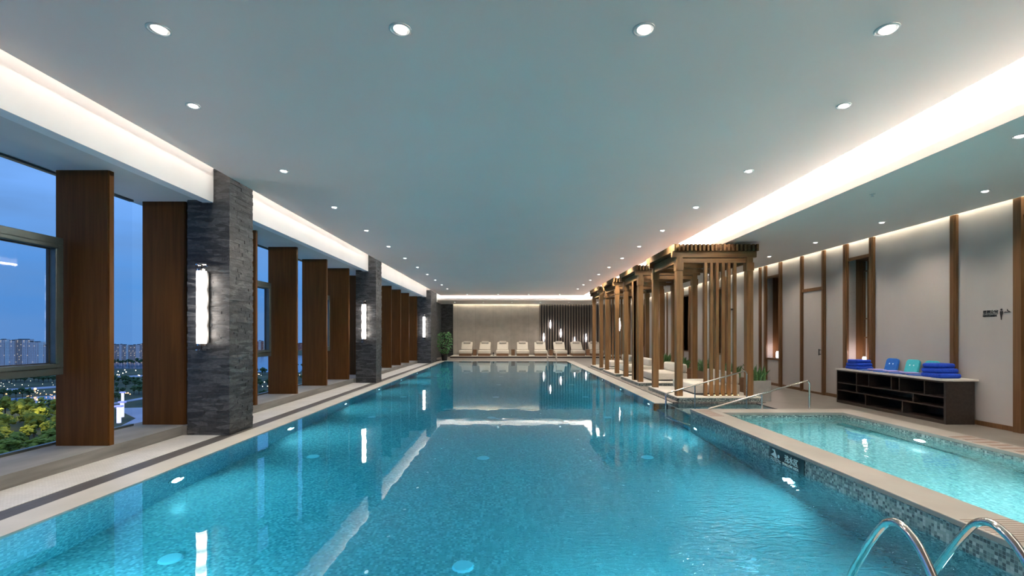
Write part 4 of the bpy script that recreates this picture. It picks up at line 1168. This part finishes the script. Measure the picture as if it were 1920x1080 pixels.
# trees: four shapes, copied
def make_tree(seed, matn):
    rnd = random.Random(seed)
    t = thing('park_tree', '', 'tree', (0, 0, 0))
    MB().tube([(0, 0, 0), (0.2, 0, 4.5), (0, 0.3, 9)], [0.35, 0.28, 0.12], 8).build('trunk', 'bark', t, smooth=True)
    m = MB()
    for k in range(34):
        a = rnd.uniform(0, 2*PI); q = rnd.uniform(0, 3.6); z = rnd.uniform(4.5, 9.8); q *= math.sqrt(max(0.1, 1-((z-6.8)/3.6)**2))
        m.ico((q*math.cos(a), q*math.sin(a), z), rnd.uniform(0.8, 1.5), 2, 0.55, (1, 1, 0.8), 2.4)
    m.build('crown', matn, t)
    return t
protos = [make_tree(s, mt) for s, mt in ((1, 'tree1'), (2, 'tree1'), (3, 'tree2'), (4, 'tree2'))]
tls = ['yellow-green park tree below the large sash window', 'yellow-green park tree below the large sash window', 'dark green park tree among the distant treetops', 'dark green park tree among the distant treetops']
for p, l in zip(protos, tls): p['label'] = l
used = [False]*4
taken = [(*G(48, 778), .5), (*G(54.5, 788), .5), (*G(74.5, 779), .5)]
def put_tree(k, px, py, s, label, group):
    x, y = G(px, py)
    for (a, b_, r) in taken:
        if math.hypot(a-x, b_-y) < (r+s)*4.0: return
    taken.append((x, y, s))
    p = protos[k]
    if used[k]: p = dup(p, (x, y, GZ), R.uniform(0, 6.28))
    else: p.location = (x, y, GZ)
    used[k] = True
    p['label'] = label; p['group'] = group
    p.scale = (s, s, s*R.uniform(0.85, 1.1))
lrow = ['at the back by the globe lamps', 'behind the middle of the grove', 'in the middle of the grove', 'before the middle of the grove', 'near the window sill', 'just above the window sill', 'cut by the window sill', 'below the window sill']
for row, py in enumerate((782, 793, 805, 818, 833, 850, 870, 893)):
    for q in range(110):
        px = R.uniform(-28, 128)
        put_tree(R.choice((0, 0, 1, 1)), px, py+R.uniform(-3, 3), R.uniform(1.05, 1.45), 'yellow-green tree of the near park, '+lrow[row], 'yellow-green trees of the near park')
for (pa, pb, py, n, s, l) in ((212, 275, 682.5, 12, 0.9, 'on the far river bank below the apartment towers'), (212, 275, 718, 9, 0.8, 'behind the lit promenade seen between the first fins'), (214, 275, 727, 7, 0.8, 'before the lit promenade seen between the first fins'), (216, 275, 738, 6, 0.7, 'above the plaza between the first fins'),
        (-10, 112, 716, 14, 0.8, 'on the far bank below the sash window'), (-10, 112, 768, 9, 0.75, 'by the pond below the sash window'), (-10, 60, 745, 6, 0.8, 'beyond the pond, left'), (212, 235, 752, 3, 0.7, 'left of the lantern pillars'),
        (478, 505, 702, 5, 1.0, 'by the river right of the nearest slate column'), (478, 505, 725, 4, 0.9, 'right of the nearest slate column, middle distance'), (552, 570, 690, 3, 1.0, 'at the river, gap between second bay fins'), (552, 570, 712, 3, 0.9, 'lower in the gap between second bay fins'), (478, 505, 745, 4, 0.7, 'right of the nearest slate column, at the sill')):
    for k in range(n):
        put_tree(R.choice((2, 3)), pa+(pb-pa)*(k+0.5)/n+R.uniform(-1, 1), py+R.uniform(-1.5, 1.5), s*R.uniform(0.8, 1.2), 'dark green tree '+l, 'dark trees '+l)
# street lamps
lp = thing('street_lamp', '', 'street lamp', (0, 0, 0))
MB().tube([(0, 0, 0), (0, 0, 5.6)], 0.09, 6).build('lamp_post', 'black', lp)
gl_ = MB().ico((0, 0, 6.0), 0.75, 2).build('globe', 'glow_w', lp, smooth=True)
lo = thing('park_lantern', '', 'lantern', (0, 0, 0))
MB().tube([(0, 0, 0), (0, 0, 2.6)], 0.08, 6).build('lamp_post', 'black', lo)
MB().ico((0, 0, 3), 0.7, 2).build('globe', 'glow_o', lo, smooth=True)
fl = [True, True]
def put_lamp(w_, px, py, s=1.0, wh=''):
    x, y = G(px, py); src = (lp, lo)[w_]
    lb = ('white street lamp globe shining ', 'amber lantern glowing ')[w_]+(wh or ('at the pond below the sash window' if px < 120 else 'on the promenade between the first fins' if px < 280 else 'right of the nearest slate column')); gp = lb+', several'
    if fl[w_]: src.location = (x, y, GZ); o = src; fl[w_] = False
    else: o = dup(src, (x, y, GZ), 0)
    o['label'] = lb; o['group'] = gp; o.scale = (s, s, s)
for px, py in ((48, 778), (54.5, 788), (74.5, 779)): put_lamp(0, px, py, 1.5, {48: 'left behind the tree crowns, one of three large', 54.5: 'lowest of the three large globes', 74.5: 'right behind the tree crowns, one of three large'}[px])
for k in range(22): put_lamp(0, R.uniform(-5, 110), R.uniform(712, 741), R.uniform(0.25, 0.5))
for k in range(9): put_lamp(0, R.uniform(216, 272), R.uniform(700, 712), R.uniform(0.5, 1.0))
for k in range(6): put_lamp(0, R.uniform(484, 502), R.uniform(700, 735), R.uniform(0.4, 0.8))
for px, py, s in ((12, 744, .9), (17, 744, .9), (66, 738, 1.6), (65, 741, 1.2), (102, 741, 1.1), (70, 757, 1.2), (61, 757, 0.9), (240, 742, .9), (236, 741, .7), (244, 743, .7), (238, 715, .8), (250, 716, .6), (222, 745, .7), (486, 705, .8), (562, 706, 0.8)): put_lamp(1, px, py, s)
for k in range(14): put_lamp(1, R.uniform(35, 108), R.uniform(738, 746), R.uniform(0.3, 0.7))
# violet-white lantern pillars and awnings on the plaza
fi = None
for px, py, s in ((230, 756, 1.0), (229, 782, 1.15), (223, 793, 1.2)):
    x, y = G(px, py)
    l = 'glowing white lantern pillar with violet cap on the plaza, %s' % {756: 'farthest', 782: 'middle', 793: 'nearest'}[py]
    if fi is None:
        fi = thing('lantern_pillar', l, 'lantern pillar', (x, y, GZ), 0, 'lantern pillars on the plaza')
        MB().box(-0.75, 0.75, -0.75, 0.75, 0, 9).build('shaft', 'glow_v', fi); MB().box(-1.9, 1.9, -1.1, 1.1, 9, 10).build('cap', 'tent', fi)
        o = fi
    else: o = dup(fi, (x, y, GZ), 0, l)
    o.scale = (s, s, s)
# warm park light on the near trees from added point lights without fixtures
for px, py, e_ in ((60, 770, 13000), (20, 800, 7000), (90, 806, 9000), (55, 835, 8000)):
    x, y = G(px, py); lamp('POINT', (x, y-6, GZ+17), e_, (1.0, 0.85, 0.45), None, shadow_soft_size=0.8)
